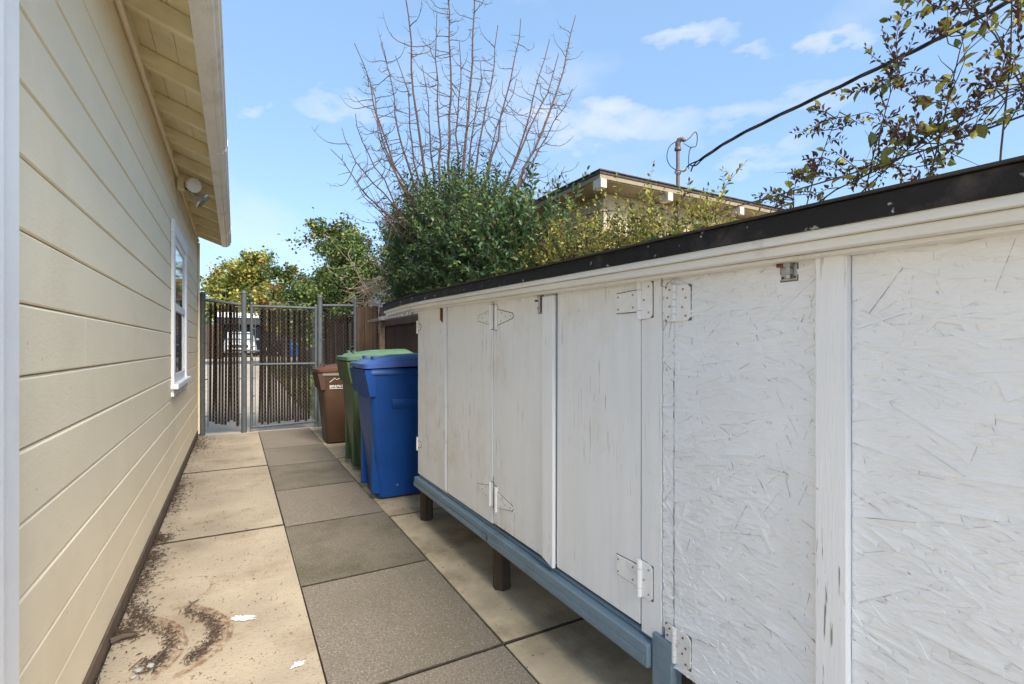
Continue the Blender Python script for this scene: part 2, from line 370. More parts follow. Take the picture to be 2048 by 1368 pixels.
def splash(pts, m, name, z=.0045):
    c = [sum(p[i] for p in pts) / len(pts) for i in (0, 1)]; vs = []
    n = len(pts)
    for i in range(n):
        a, b = pts[i], pts[(i + 1) % n]
        for k in range(9):
            t = k / 9; x = a[0] + (b[0] - a[0]) * t; y = a[1] + (b[1] - a[1]) * t; j = random.uniform(.62, 1.12)
            vs.append((c[0] + (x - c[0]) * j, c[1] + (y - c[1]) * j, z))
    return MB().add([(c[0], c[1], z)] + vs, [(0, i + 1, (i + 1) % len(vs) + 1) for i in range(len(vs))]).build(name, m, near_slab)
splash([(-.029, 2.518), (-.002, 2.545), (.086, 2.497), (.079, 2.463), (.017, 2.475)], stain_m, 'paint_spill')
splash([(.17, 2.02), (.20, 2.06), (.235, 2.05), (.22, 2.02)], stain_m, 'paint_spill')

lit = MB()
def needle(x, y, L, z=.003, w=.0011):
    a = random.gauss(.3, .9); dx, dy = math.cos(a) * L / 2, math.sin(a) * L / 2; qx, qy = -math.sin(a) * w, math.cos(a) * w
    h = random.uniform(0, .006)
    lit.add([(x - dx, y - dy, z), (x + qx, y + qy, z + .001 + h), (x + dx, y + dy, z + h * .5), (x - qx, y - qy, z + h), (x, y, z + .003 + h)],
            [(0, 3, 4), (3, 2, 4), (2, 1, 4), (1, 0, 4)])
def along(pts, n, sx, sy, L):
    for _ in range(n):
        t = random.random() * (len(pts) - 1); i = int(t); f = t - i
        x = pts[i][0] + (pts[i + 1][0] - pts[i][0]) * f; y = pts[i][1] + (pts[i + 1][1] - pts[i][1]) * f
        needle(x + random.gauss(0, sx), y + random.gauss(0, sy), random.uniform(.3, 1) * L)
along(cres2, 620, .017, .022, .026); along(cres1, 420, .016, .022, .026)
along([(-.44, 2.95), (-.40, 2.8), (-.37, 2.7), (-.40, 2.58)], 420, .03, .06, .03)
along([(-.445, 2.62), (-.37, 2.56)], 260, .018, .025, .03)
along([(-.30, 2.36), (-.27, 2.30), (-.29, 2.25)], 120, .02, .02, .03)
for cy, n, s in ((3.15, 200, .10), (3.45, 260, .09), (3.78, 260, .06), (4.45, 90, .1), (4.75, 160, .12), (5.05, 140, .1), (5.3, 60, .1), (6.9, 160, .2), (7.25, 260, .2), (7.6, 120, .15)):
    for _ in range(n):
        needle(-.437 + abs(random.gauss(0, .045 if cy < 6 else .1)), cy + random.gauss(0, s), random.uniform(.012, .035))
for _ in range(420): needle(random.uniform(-.42, .27), random.uniform(1.6, 7.8), random.uniform(.006, .016))
for _ in range(130): needle(random.uniform(.95, 1.6), random.uniform(1.6, 6.5), random.uniform(.008, .02))
for _ in range(500): needle(-.44 + abs(random.gauss(0, .008)), random.uniform(1.5, 7.9), random.uniform(.008, .02))
for _ in range(110):
    needle(-.435 + abs(random.gauss(0, .09)), random.uniform(2.2, 7.7), random.uniform(.015, .032), w=random.uniform(.003, .006))
lo = lit.build('needle_litter', litter_m); lo['kind'] = 'stuff'; lo['label'] = 'dark dry needles and leaf litter strewn along the wall foot'; lo['category'] = 'leaf litter'
def twig_on_ground(pts, r, label):
    o = MB().tube([(x, y, z) for x, y, z in pts], [r, r * .9, r * .5][:len(pts)], 6).build('fallen_twig', bark, origin=pts[0]); tag(o, label, 'twig', 'twigs fallen on the paving')
twig_on_ground([(-.44, 2.535, .018), (-.40, 2.55, .02), (-.365, 2.556, .014)], .011, 'thick dark fallen stick end against the foot of the cream wall')
twig_on_ground([(-.272, 2.30, .008), (-.25, 2.35, .016), (-.235, 2.40, .01)], .004, 'thin brown twig lying in the front crescent of needles')
twig_on_ground([(-.345, 2.30, .005), (-.32, 2.34, .009), (-.30, 2.37, .005)], .002, 'very thin twig alone on the cream slab beside the wall')
twig_on_ground([(-.20, 2.70, .006), (-.175, 2.735, .016), (-.15, 2.78, .008)], .004, 'small forked twig at the tip of the larger needle crescent')
MB().tube([(-.175, 2.735, .014), (-.19, 2.77, .012)], .0025, 5).build('side_shoot', bark, bpy.data.objects['fallen_twig.003'])
for i, (x, y, r, l) in enumerate(((-.314, 2.282, .012, 'grey pebble in the middle of the three by the needles'), (-.278, 2.289, .014, 'largest grey pebble of the three beside the needle crescent'), (-.325, 2.245, .011, 'smallest grey pebble, nearest the camera beside the needles'))):
    mb = MB().sphere((x, y, r * .55), r, 8, 5, .6)
    mb.v = [(a + random.uniform(-.0015, .0015), b + random.uniform(-.0015, .0015), c) for a, b, c in mb.v]
    tag(mb.build('pebble', mat('pebble_grey', (.30, .29, .27), .8), smooth=True, origin=(x, y, 0)), l, 'pebble', 'pebbles on the slab')

# ------------------------------------------------------------------ the cream house on the left
house = thing('cream_house', 'cream painted house wall of wide horizontal boards with white gutter on the left', 'house', (-.45, 4, 0))
WX = -.45
box('wall_core', cream, house, (-6.0, WX - .022, 1.06, 7.985, .0, 2.72))
box('foundation', foundation_m, house, (WX - .021, WX + .006, 1.06, 7.98, -.04, .062))
zs_ = [.064] + [1.306 + .1775 * k for k in range(-6, 9)]
for i, (a, b) in enumerate(zip(zs_, zs_[1:])):
    b = min(b, 2.74)
    if b - a < .03: continue
    cuts = [1.06] + ([random.choice((2.2, 3.3, 4.2, 6.6))] if i % 4 == 2 else []) + [7.985]
    for y0, y1 in zip(cuts, cuts[1:]):
        w = random.uniform(-.0012, .0012)
        prof = [(WX - .021, a + .001), (WX - .006 + w, a + .001), (WX + w, a + .0045), (WX + w, b - .0095), (WX - .008, b - .0025), (WX - .021, b - .0025)]
        MB().prism(prof, 'y', y0 + .0008, y1 - .0008).build('siding_board', cream, house, bevel=.0012)
box('corner_board', cream_trim, house, (WX - .06, WX + .008, 7.986, 8.012, .04, 2.70), .002)
MB().tube([(WX + .016, 7.97, .02), (WX + .016, 7.97, 2.6)], .012, 8).build('corner_conduit', cream, house, smooth=True)
# eave: rafters, boards, frieze, gutter
sl = -.36
def ez(x, off=0): return 2.70 + (x - WX) * sl + off
box('frieze_board', cream_trim, house, (WX - .02, WX + .012, 1.06, 7.985, 2.742, 2.86), .003)
y = 2.72 - .55 * 3
k = 0
while y < 8.0:
    MB().prism([(WX - .03, ez(WX - .03)), (-.168, ez(-.168)), (-.168, ez(-.168, .095)), (WX - .03, ez(WX - .03, .095))], 'y', y - .02, y + .02).build('rafter', cream_trim, house, bevel=.003)
    y += .55; k += 1
MB().prism([(WX - .03, ez(WX - .03)), (-.168, ez(-.168)), (-.168, ez(-.168, .095)), (WX - .03, ez(WX - .03, .095))], 'y', 8.02, 8.06).build('rafter', cream_trim, house, bevel=.003)
for q in range(3):
    x0 = -.168 - .1 * q - .001; x1 = x0 - .098
    MB().prism([(x0, ez(x0, .0975)), (x1, ez(x1, .0975)), (x1, ez(x1, .115)), (x0, ez(x0, .115))], 'y', .75, 8.075).build('eave_board', cream_trim, house)
MB().prism([(-.15, ez(-.15, .118)), (-3.2, ez(-3.2, .118)), (-3.2, ez(-3.2, .14)), (-.15, ez(-.15, .14))], 'y', .72, 8.09).build('roof', shingle, house)
MB().prism([(-6.3, 2.70), (-3.2, ez(-3.2, .118)), (-3.2, ez(-3.2, .14)), (-6.3, 2.74)], 'y', .72, 8.09).build('roof', shingle, house)
MB().prism([(-.168, 2.596), (-.108, 2.592), (-.104, 2.604), (-.082, 2.604), (-.078, 2.622), (-.062, 2.626), (-.062, 2.655), (-.052, 2.664), (-.052, 2.712), (-.062, 2.716), (-.168, 2.716)], 'y', .70, 8.10).build('gutter', gutter_m, house, bevel=.002)
for yy in (4.2, 7.2): MB().prism([(-.170, 2.593), (-.104, 2.589), (-.100, 2.601), (-.078, 2.600), (-.074, 2.62), (-.058, 2.623), (-.058, 2.655), (-.049, 2.664), (-.049, 2.71), (-.17, 2.71)], 'y', yy, yy + .022).build('gutter_seam', gutter_m, house)
# conduit with straps below the eave, and the twin floodlight
MB().tube([(WX + .018, 1.3, 2.655), (WX + .018, 5.1, 2.655)], .0125, 8).build('conduit', cream, house, smooth=True)
for yy in (1.3, 2.4, 3.4, 4.45): MB().tube([(WX + .018, yy, 2.655), (WX + .018, yy + .05, 2.655)], .0155, 8).build('conduit_coupling', cream, house, smooth=True)
MB().tube([(WX + .016, 5.25, 2.64), (WX + .016, 7.95, 2.62)], .009, 8).build('cable_cover', cream, house, smooth=True)
fl = MB().box(WX + .012, WX + .062, 5.12, 5.23, 2.56, 2.67).build('floodlight', cream_trim, house, bevel=.006)
MB().tube([(WX + .06, 5.15, 2.60), (WX + .10, 5.10, 2.585)], .016, 10).build('lamp_holder', rubber, fl, smooth=True)
MB().tube([(WX + .06, 5.22, 2.60), (WX + .10, 5.25, 2.585)], .016, 10).build('lamp_holder', rubber, fl, smooth=True)
lampm = mat('frosted_lamp', (.85, .85, .82), .3); refl = mat('lamp_reflector', (.75, .75, .74), .18, metal=.9)
def bell(p, d, L, radii):
    d = Vector(d).normalized(); u_ = d.orthogonal().normalized(); w_ = d.cross(u_); p = Vector(p)
    return MB().loft([[tuple(p + d * (L * t) + (u_ * math.cos(a) + w_ * math.sin(a)) * r) for a in [2 * math.pi * q / 16 for q in range(16)]] for t, r in radii])
bell((WX + .085, 5.12, 2.59), (.55, -.80, -.15), .11, ((0, .018), (.2, .034), (.6, .054), (.92, .064), (1.0, .058), (1.04, .03))).build('flood_lamp', lampm, fl, smooth=True)
bell((WX + .10, 5.24, 2.575), (.75, -.05, -.62), .13, ((0, .018), (.2, .04), (.6, .062), (.94, .078), (1.0, .072), (1.02, .04))).build('flood_lamp', refl, fl, smooth=True)
# window
win = box('window', white_paint, house, (WX + .001, WX + .024, 4.78, 4.88, .90, 2.21), .003); win['label'] = 'white double hung window near the far corner of the wall'
box('frame', white_paint, win, (WX + .001, WX + .024, 5.92, 6.02, .90, 2.21), .003)
box('frame', white_paint, win, (WX + .001, WX + .026, 4.77, 6.03, 2.112, 2.215), .003)
box('sill', white_paint, win, (WX + .001, WX + .055, 4.75, 6.05, .86, .90), .004)
box('frame', white_paint, win, (WX + .001, WX + .022, 4.78, 6.02, .80, .858), .003)
box('frame', white_paint, win, (WX + .001, WX + .010, 4.882, 4.93, .902, 2.11), .002)
box('frame', white_paint, win, (WX + .001, WX + .010, 5.87, 5.918, .902, 2.11), .002)
box('sash', white_paint, win, (WX + .001, WX + .016, 4.93, 5.87, 1.50, 1.56), .002)
box('sash', white_paint, win, (WX + .001, WX + .012, 4.93, 5.87, .905, .97), .002)
box('sash', white_paint, win, (WX + .001, WX + .012, 4.93, 5.87, 2.05, 2.11), .002)
box('pane', glass, win, (WX + .001, WX + .004, 4.93, 5.87, .97, 1.50))
box('pane', glass, win, (WX + .001, WX + .006, 4.93, 5.87, 1.56, 2.05))
# white corner trim nearest the camera
cas = box('corner_trim', white_paint, house, (WX + .002, WX + .05, 1.30, 1.435, .0, 2.66), .006); cas['label'] = 'white painted corner trim at the left edge'
box('trim_strip', white_paint, cas, (WX - .12, WX + .066, 1.02, 1.30, .0, 2.66), .006)

# ------------------------------------------------------------------ storage shed on the right
shed = thing('storage_shed', 'long low white painted storage shed with hinged doors on short brown legs', 'shed', (1.12, 1.5, 0))
SX = 1.12
def zt(y):
    z = 1.395 + .021 * (y - .29)
    return z - (.03 * (y - 3.0) ** 2 if y > 3 else 0)
ys_ = [-1.2 + .2 * i for i in range(26)] + [3.97]
ys_ = [q for q in ys_ if q < 3.95] + [3.97]
def strip(name, prof, m, bevel=0, y0=None, y1=None, jitter=0):
    """long member that follows the gentle fall of the roof; prof: (x, dz) corners relative to zt(y)"""
    rings = []
    for q in ys_:
        if (y0 is not None and q < y0) or (y1 is not None and q > y1): continue
        j = random.uniform(-jitter, jitter)
        rings.append([(x + (j if x < 1.06 else 0), q, zt(q) + dz + j * .5) for x, dz in prof])
    return MB().loft(rings).build(name, m, shed, bevel=bevel)
strip('roof_edge', [(1.022, .037), (1.055, .037), (1.055, .083), (1.022, .080)], black_felt, .002, jitter=.0015)
strip('drip_edge', [(1.014, .081), (1.07, .0835), (1.07, .089), (1.012, .086)], roofing, 0, jitter=.002)
strip('fascia', [(1.030, .018), (1.056, .018), (1.056, .0365), (1.030, .0365)], shed_trim, .002, jitter=.0008)
strip('trim_board', [(1.045, -.003), (1.10, -.003), (1.10, .0172), (1.045, .0172)], shed_trim, .003, jitter=.0006)
strip('soffit_board', [(1.075, -.012), (1.119, -.012), (1.119, -.0035), (1.075, -.0035)], shed_trim, .002, y1=3.45)
rf = strip('roof', [(1.056, .045), (2.0, .10), (2.0, .115), (1.056, .084)], roofing)
box('back_wall', dark_wood, shed, (1.96, 1.99, -1.2, 3.38, .30, 1.44))
box('floor', dark_wood, shed, (1.16, 1.96, -1.2, 3.38, .30, .325))
box('end_wall', shed_ply, shed, (1.14, 1.96, 3.365, 3.385, .30, 1.44))
def door(y0, y1, z0, m, x=SX, top=.0, bevel=.002, name='door', lean=0.0):
    mb = MB()
    zt0, zt1 = zt(y0) - .004 + top, zt(y1) - .004 + top
    vs = [(x, y0, z0), (x + .016, y0, z0), (x + .016, y1, z0), (x, y1, z0), (x, y0, zt0), (x + .016, y0, zt0), (x + .016, y1, zt1), (x, y1, zt1)]
    vs = [(a + lean * (c - 1.0), b, c) for a, b, c in vs]
    return mb.add(vs, [(0, 3, 2, 1), (4, 5, 6, 7), (0, 1, 5, 4), (1, 2, 6, 5), (2, 3, 7, 6), (3, 0, 4, 7)]).build(name, m, shed, bevel=bevel)
d1 = door(2.842, 3.388, .312, shed_ply); d1['label'] = 'narrow white door at the far end of the shed'
d2 = door(2.224, 2.828, .318, shed_ply, lean=.002)
st1 = door(2.186, 2.218, .322, shed_ply, SX + .002, name='stile')
d3 = door(1.672, 2.180, .325, shed_ply, SX - .001)
d4 = door(1.187, 1.655, .322, shed_ply, SX + .001, lean=.003)
st2 = door(1.095, 1.180, .305, shed_ply, SX - .002, name='stile')
d5 = door(.60, 1.046, .262, shed_osb, SX); d5['label'] = 'white strand board door with a bolt near its top'
st3 = door(1.048, 1.092, .36, shed_osb, SX + .001, name='stile')
d6 = door(-1.2, .598, .262, shed_osb, SX); d6['label'] = 'widest white strand board door at the near end of the shed'
box('corner_strip', shed_batten, d1, (SX - .006, SX - .0005, 2.845, 2.885, .33, 1.44), .002)
b1 = MB().prism([(1.662, .315), (1.742, .335), (1.740, zt(1.7) - .02), (1.660, zt(1.7) - .02)], 'x', SX - .017, SX - .0015).build('batten', shed_batten, d3, bevel=.003)
b2 = box('batten', shed_batten, d5, (SX - .020, SX - .001, .567, .632, .25, zt(.6) - .006), .003)
# the flaky strands of the board stand out under the paint
crevice = mat('shaded_crevice', (.33, .32, .31), .9, .3, 20)  # darker colour on strand sides, painting the shade between the flakes
def strands(y0, y1, z0, z1, n, door_obj):
    mb = MB()
    for i in range(n):
        L = random.uniform(.04, .15); w = random.choice((random.uniform(.005, .012), random.uniform(.012, .034)))
        a = random.gauss(-.1, .36) if random.random() < .80 else random.uniform(-1.57, 1.57)
        cy, cz = random.uniform(y0, y1), random.uniform(z0, z1)
        t = random.gauss(0, .080); t2 = random.gauss(0, .010); xo = random.uniform(-.0003, .0019)
        ca, sa = math.cos(a), math.sin(a); vs = []; k = random.uniform(.6, 1.0)
        for (p, q) in ((-L / 2, -w / 2), (L / 2, -w / 2 * k), (L / 2 * random.uniform(.8, 1), w / 2 * k), (-L / 2 * random.uniform(.8, 1), w / 2)):
            yy = min(max(cy + p * ca - q * sa, y0), y1); zz = min(max(cz + p * sa + q * ca, z0), z1)
            vs.append((SX - .0004 - xo + q * t + p * t2, yy, zz))
        back = [(SX + .002, b, c) for a_, b, c in vs]
        mb.add(vs + back, [(0, 1, 2, 3), (0, 4, 5, 1), (1, 5, 6, 2), (2, 6, 7, 3), (3, 7, 4, 0)])
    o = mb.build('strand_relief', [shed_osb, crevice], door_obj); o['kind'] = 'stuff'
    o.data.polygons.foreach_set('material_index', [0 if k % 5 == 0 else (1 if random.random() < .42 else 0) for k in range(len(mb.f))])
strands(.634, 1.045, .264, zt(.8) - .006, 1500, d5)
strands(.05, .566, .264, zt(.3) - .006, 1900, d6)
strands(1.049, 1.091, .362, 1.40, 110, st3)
# sill rail, legs, post
box('sill_rail', blue_paint, shed, (1.128, 1.165, -1.2, 3.39, .262, .305), .008)
rl1 = box('rail', blue_paint, shed, (1.096, 1.127, 2.232, 3.40, .222, .290), .004)
box('rail', blue_paint, shed, (1.092, 1.127, 1.128, 2.228, .222, .292), .004)
for r0, r1 in ((2.24, 3.39), (1.14, 2.22)): box('rail_strip', blue_paint, shed, (1.0885, 1.0915, r0, r1, .232, .258), .001)
box('post', blue_paint, shed, (1.105, 1.150, 1.045, 1.122, .0, .335), .004)
box('post_block', dark_wood, shed, (1.15, 1.2, 1.05, 1.15, .0, .3), .004)
for (ly, w) in ((3.33, .05), (2.205, .052), (.3, .05), (-1.0, .05)):
    mb = MB().tube([(1.162, ly, 0), (1.160, ly, .15), (1.162, ly, .262)], [.046, .045, .044], 7)
    mb.build('leg', dark_wood, shed)
    MB().box(1.86, 1.93, ly - .04, ly + .03, 0, .30).build('leg', dark_wood, shed)
# hardware
def screws(parent, pts, m=screw_m, x=None):
    for (yy, zz) in pts:
        MB().tube([(x, yy, zz), (x - .0018, yy, zz)], .0032, 7).build('screw', m, parent)
edge_shade_m = mat('painted_edge_shade', (.16, .14, .12), .9, .2, 30)  # dark plate colour, a painted shade line around hinges and latches
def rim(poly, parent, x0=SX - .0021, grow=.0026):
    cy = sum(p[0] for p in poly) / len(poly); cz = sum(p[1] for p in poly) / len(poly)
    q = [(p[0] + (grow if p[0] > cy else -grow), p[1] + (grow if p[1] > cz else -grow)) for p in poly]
    MB().prism(q, 'x', x0, SX - .0004).build('edge_shade', edge_shade_m, parent)
def t_hinge(door_obj, yb, zc, sgn, m, hh=.06, ll=.155, rise_=0.0):
    """strap leaf tapering to a tip, its barrel and plate"""
    tip = yb + sgn * ll
    poly = [(yb + sgn * .008, zc + hh * .62), (tip, zc + .011 + rise_), (tip + sgn * .007, zc + rise_), (tip, zc - .011 + rise_), (yb + sgn * .008, zc - hh * .62)]
    h = MB().prism(poly, 'x', SX - .0052, SX - .0017).build('hinge', m, door_obj, bevel=.0015)
    rim(poly, h); rim([(yb - sgn * .026, zc - hh), (yb, zc - hh), (yb, zc + hh), (yb - sgn * .026, zc + hh)], h, SX - .003)
    MB().tube([(SX - .007, yb, zc - hh), (SX - .007, yb, zc + hh)], .0075, 10).build('barrel', m, h, smooth=True)
    box('plate', m, h, (SX - .0055, SX - .0025, min(yb, yb - sgn * .026), max(yb, yb - sgn * .026), zc - hh, zc + hh), .0015)
    screws(h, [(yb + sgn * ll * .35, zc + .02), (yb + sgn * ll * .6, zc + rise_ * .6), (yb + sgn * ll * .92, zc + rise_), (yb + sgn * ll * .3, zc - .02)], x=SX - .0052)
t_hinge(d2, 2.236, 1.346, 1, hinge_m); t_hinge(d3, 2.172, 1.342, -1, hinge_m)
t_hinge(d2, 2.238, .465, 1, hinge_m); t_hinge(d3, 2.174, .452, -1, hinge_m)
t_hinge(d1, 3.380, 1.335, -1, hinge_m, .045, .06); t_hinge(d1, 3.380, .52, -1, hinge_m, .045, .06)
def strap_hinge(door_obj, z0, z1, dz):
    zc = (z0 + z1) / 2
    h = MB().prism([(1.296, zc - .032 + dz), (1.296, zc + .032 + dz), (1.19, zc + .034), (1.19, zc - .034)], 'x', SX - .005, SX - .0005).build('hinge', hinge_m, door_obj, bevel=.002)
    rim([(1.296, zc - .032 + dz), (1.296, zc + .032 + dz), (1.19, zc + .034), (1.19, zc - .034)], h, SX - .0012); rim([(1.178, z0), (1.130, z0 + .006), (1.130, z1 - .006), (1.178, z1)], h, SX - .0032)
    MB().tube([(SX - .008, 1.183, z0), (SX - .008, 1.183, z0 + .027)], .0085, 10).build('barrel', hinge_m, h, smooth=True)
    MB().tube([(SX - .008, 1.183, z0 + .0285), (SX - .008, 1.183, z1 - .0285)], .0088, 10).build('barrel', hinge_m, h, smooth=True)
    MB().tube([(SX - .008, 1.183, z1 - .027), (SX - .008, 1.183, z1)], .0085, 10).build('barrel', hinge_m, h, smooth=True)
    MB().prism([(1.178, z0), (1.140, z0 + .002), (1.130, z0 + .012), (1.130, z1 - .012), (1.140, z1 - .002), (1.178, z1)], 'x', SX - .0055, SX - .0025).build('plate', hinge_m, h, bevel=.0015)
    screws(h, [(1.285, zc + .02 + dz), (1.285, zc - .02 + dz), (1.215, zc + .02), (1.215, zc - .02), (1.145, z0 + .02), (1.165, zc), (1.145, z1 - .02)], x=SX - .0055)
strap_hinge(d4, 1.285, 1.405, -.002); strap_hinge(d4, .415, .53, .0)
def butt_hinge(door_obj, z0, z1, m):
    h = MB().prism([(1.039, z0), (.995, z0 + .001), (.984, z0 + .012), (.984, z1 - .012), (.995, z1 - .001), (1.039, z1)], 'x', SX - .0058, SX - .002).build('hinge', m, door_obj, bevel=.0015)
    MB().prism([(1.041, z0), (1.068, z0 + .001), (1.078, z0 + .010), (1.078, z1 - .010), (1.068, z1 - .001), (1.041, z1)], 'x', SX - .0058, SX - .002).build('plate', m, h, bevel=.0015)
    rim([(1.077, z0 + .004), (1.077, z1 - .004), (.985, z1 - .004), (.985, z0 + .004)], h, SX - .0028)
    n = 5; dz = (z1 - z0) / n
    for i in range(n): MB().tube([(SX - .009, 1.04, z0 + i * dz + .0008), (SX - .009, 1.04, z0 + (i + 1) * dz - .0008)], .007, 10).build('barrel', m, h, smooth=True)
    screws(h, [(1.0, z0 + .015), (1.012, z0 + .04), (1.0, z1 - .04), (1.01, z1 - .015), (1.065, z0 + .015), (1.06, z0 + .045), (1.068, z1 - .035), (1.06, z1 - .012)], m=rust if m is rust_hinge else screw_m, x=SX - .0058)
butt_hinge(d5, 1.272, 1.378, hinge_m); butt_hinge(d5, .285, .385, rust_hinge)
def bolt(door_obj, yc, z0, z1, m, x=SX - .001):
    p = MB().box(x - .003, x, yc - .019, yc + .019, z0, z1 - .012).build('latch', m, door_obj, bevel=.002)
    rim([(yc - .019, z0), (yc + .019, z0), (yc + .019, z1 - .012), (yc - .019, z1 - .012)], p, x - .0012)
    MB().tube([(x - .010, yc - .003, z0 + .004), (x - .010, yc - .003, z1 + .018)], .0058, 9).build('bolt', m, p, smooth=True)
    for q in (z0 + .012, z1 - .03): MB().box(x - .0175, x - .003, yc - .011, yc + .005, q, q + .014).build('keeper', m, p, bevel=.002)
    MB().tube([(x - .010, yc, (z0 + z1) / 2 + .004), (x - .016, yc + .021, (z0 + z1) / 2 + .006)], .0045, 8).build('knob', rust, p, smooth=True)
    screws(p, [(yc - .014, z0 + .007), (yc - .014, z1 - .02), (yc + .014, z0 + .007)], m=rust, x=x - .003)
bolt(d5, .700, 1.352, 1.412, galv); bolt(d3, 1.770, 1.34, 1.432, galv, SX - .0025)
MB().box(SX - .006, SX - .001, 2.905, 2.922, 1.35, 1.435).build('latch', rust, d1, bevel=.002)
MB().tube([(SX - .012, 2.913, 1.36), (SX - .012, 2.913, 1.45)], .005, 8).build('latch', rust, d1, smooth=True)
MB().tube([(1.085, 1.06, zt(1.06) - .004), (1.075, 1.055, 1.375), (1.082, 1.045, 1.37), (1.088, 1.04, 1.385)], .0012, 5).build('wire_hook', rust, shed)

# ------------------------------------------------------------------ wheeled bins
def cart(name, label, xf, y0, y1, h, mats, logo=False, depth=.70, taper=.09):
    body_m, lid_m = mats
    t = thing(name, label, 'bin', ((xf + taper + .3), (y0 + y1) / 2, 0), 'wheeled bins in a row')
    cy = (y0 + y1) / 2; hw = (y1 - y0) / 2
    rings = []
    zt_ = h - .10
    for z, f in ((.02, 0), (.05, .03), (.35, .36), (.60, .62), (zt_ - .12, .90), (zt_ - .03, 1.0), (zt_, 1.0)):
        if z > zt_: continue
        xa = xf + taper * (1 - f) + .03; xb = xf + depth - .10 * (1 - f)
        w = hw * (.72 + .24 * f)
        rings.append(rrect((xa + xb) / 2, cy, (xb - xa) / 2, w, .05, z))
    MB().loft(rings).build('body', body_m, t, smooth=True)
    MB().loft([rrect(xf + depth / 2, cy, depth / 2 - .012, hw * .985, .05, z) for z in (zt_ - .05, zt_ - .045, zt_ - .003, zt_)]).build('rim', body_m, t, smooth=True, bevel=.004)
    # flared front apron with its ridges
    ap = MB()
    n = 13; top = []; bot = []
    for i in range(n):
        y = cy - hw * .97 + 2 * hw * .97 * i / (n - 1); j = .012 if i % 2 else 0
        top.append((xf - .004 + j, y, zt_ - .01)); bot.append((xf + .035 + j * 1.4, y, zt_ - .21 - (.02 if 2 < i < n - 3 else 0)))
    inner = [(xf + .07, p[1], p[2]) for p in top], [(xf + .085, p[1], p[2]) for p in bot]
    vs = top + bot + inner[0] + inner[1]
    fs = []
    for i in range(n - 1):
        fs += [(i, i + n, i + n + 1, i + 1), (2 * n + i, 2 * n + i + 1, 3 * n + i + 1, 3 * n + i), (n + i, 3 * n + i, 3 * n + i + 1, n + i + 1)]
    fs += [(0, 2 * n, 3 * n, n), (n - 1, 2 * n - 1, 4 * n - 1, 3 * n - 1)]
    ap.add(vs, fs).build('front_apron', body_m, t)
    # recessed side panel lines and front slots
    if not logo:
        for sgn in (-1, 1):
            MB().loft([rrect(xf + .40, cy + sgn * hw * (.72 + .24 * f), .20 - .04 * (1 - f), .006 + .012 * math.sin(math.pi * q), .005, z) for q, f, z in ((0, .78, .72), (.5, .82, .755), (1, .86, .79))]).build('side_ridge', body_m, t, smooth=True)
        box('front_rib', body_m, t, (xf + taper * .8 + .0, xf + taper + .06, cy - hw * .70, cy - hw * .52, .05, zt_ * .58), .01)
        box('front_rib', body_m, t, (xf + taper * .8 + .0, xf + taper + .06, cy + hw * .52, cy + hw * .70, .05, zt_ * .58), .01)
    # lid
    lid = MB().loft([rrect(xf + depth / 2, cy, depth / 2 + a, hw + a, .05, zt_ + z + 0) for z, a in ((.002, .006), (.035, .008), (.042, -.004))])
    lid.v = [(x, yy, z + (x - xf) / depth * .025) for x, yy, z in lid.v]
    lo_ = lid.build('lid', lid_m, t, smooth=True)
    pan = MB().loft([rrect(xf + depth / 2 + sx, cy, a, b, .05, zt_ + z) for z, a, b, sx in ((.042, depth / 2 - .035, hw - .03, 0), (.060, depth / 2 - .06, hw - .05, .0), (.074, depth / 2 - .14, hw - .07, .06), (.086, depth / 2 - .20, hw - .10, .10))])
    pan.v = [(x, yy, z + (x - xf) / depth * .028) for x, yy, z in pan.v]
    pan.build('lid_panel', lid_m, lo_, smooth=True)
    for s_ in (-.5, .5):
        hx, hy = xf + .12, cy + s_ * hw
        MB().tube([(hx - .02, hy - .05, zt_ + .055), (hx - .03, hy - .05, zt_ + .088), (hx - .03, hy + .05, zt_ + .088), (hx - .02, hy + .05, zt_ + .055)], .008, 6).build('lid_handle', lid_m, lo_, smooth=True)
    for sgn in (-1, 1):
        wy = cy + sgn * hw * .84
        MB().tube([(xf + depth - .06, wy - .025, .125), (xf + depth - .06, wy + .025, .125)], .125, 20).build('wheel', rubber, t, smooth=True)
    MB().tube([(xf + depth - .06, cy - hw * .8, .125), (xf + depth - .06, cy + hw * .8, .125)], .012, 8).build('axle', steel, t)
    MB().tube([(xf + depth + .02, cy - hw * .7, zt_ - .02), (xf + depth + .05, cy - hw * .7, zt_ + .01), (xf + depth + .05, cy + hw * .7, zt_ + .01), (xf + depth + .02, cy + hw * .7, zt_ - .02)], .013, 8).build('push_handle', body_m, t, smooth=True)
    return t
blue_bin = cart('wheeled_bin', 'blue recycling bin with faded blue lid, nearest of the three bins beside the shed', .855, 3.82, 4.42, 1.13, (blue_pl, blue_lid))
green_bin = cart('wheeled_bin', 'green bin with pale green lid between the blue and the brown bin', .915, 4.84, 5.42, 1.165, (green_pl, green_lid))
brown_bin = cart('wheeled_bin', 'small brown bin with a white printed crest, nearest the gate', .87, 6.38, 6.92, .985, (brown_pl, brown_lid), logo=True, depth=.60, taper=.08)
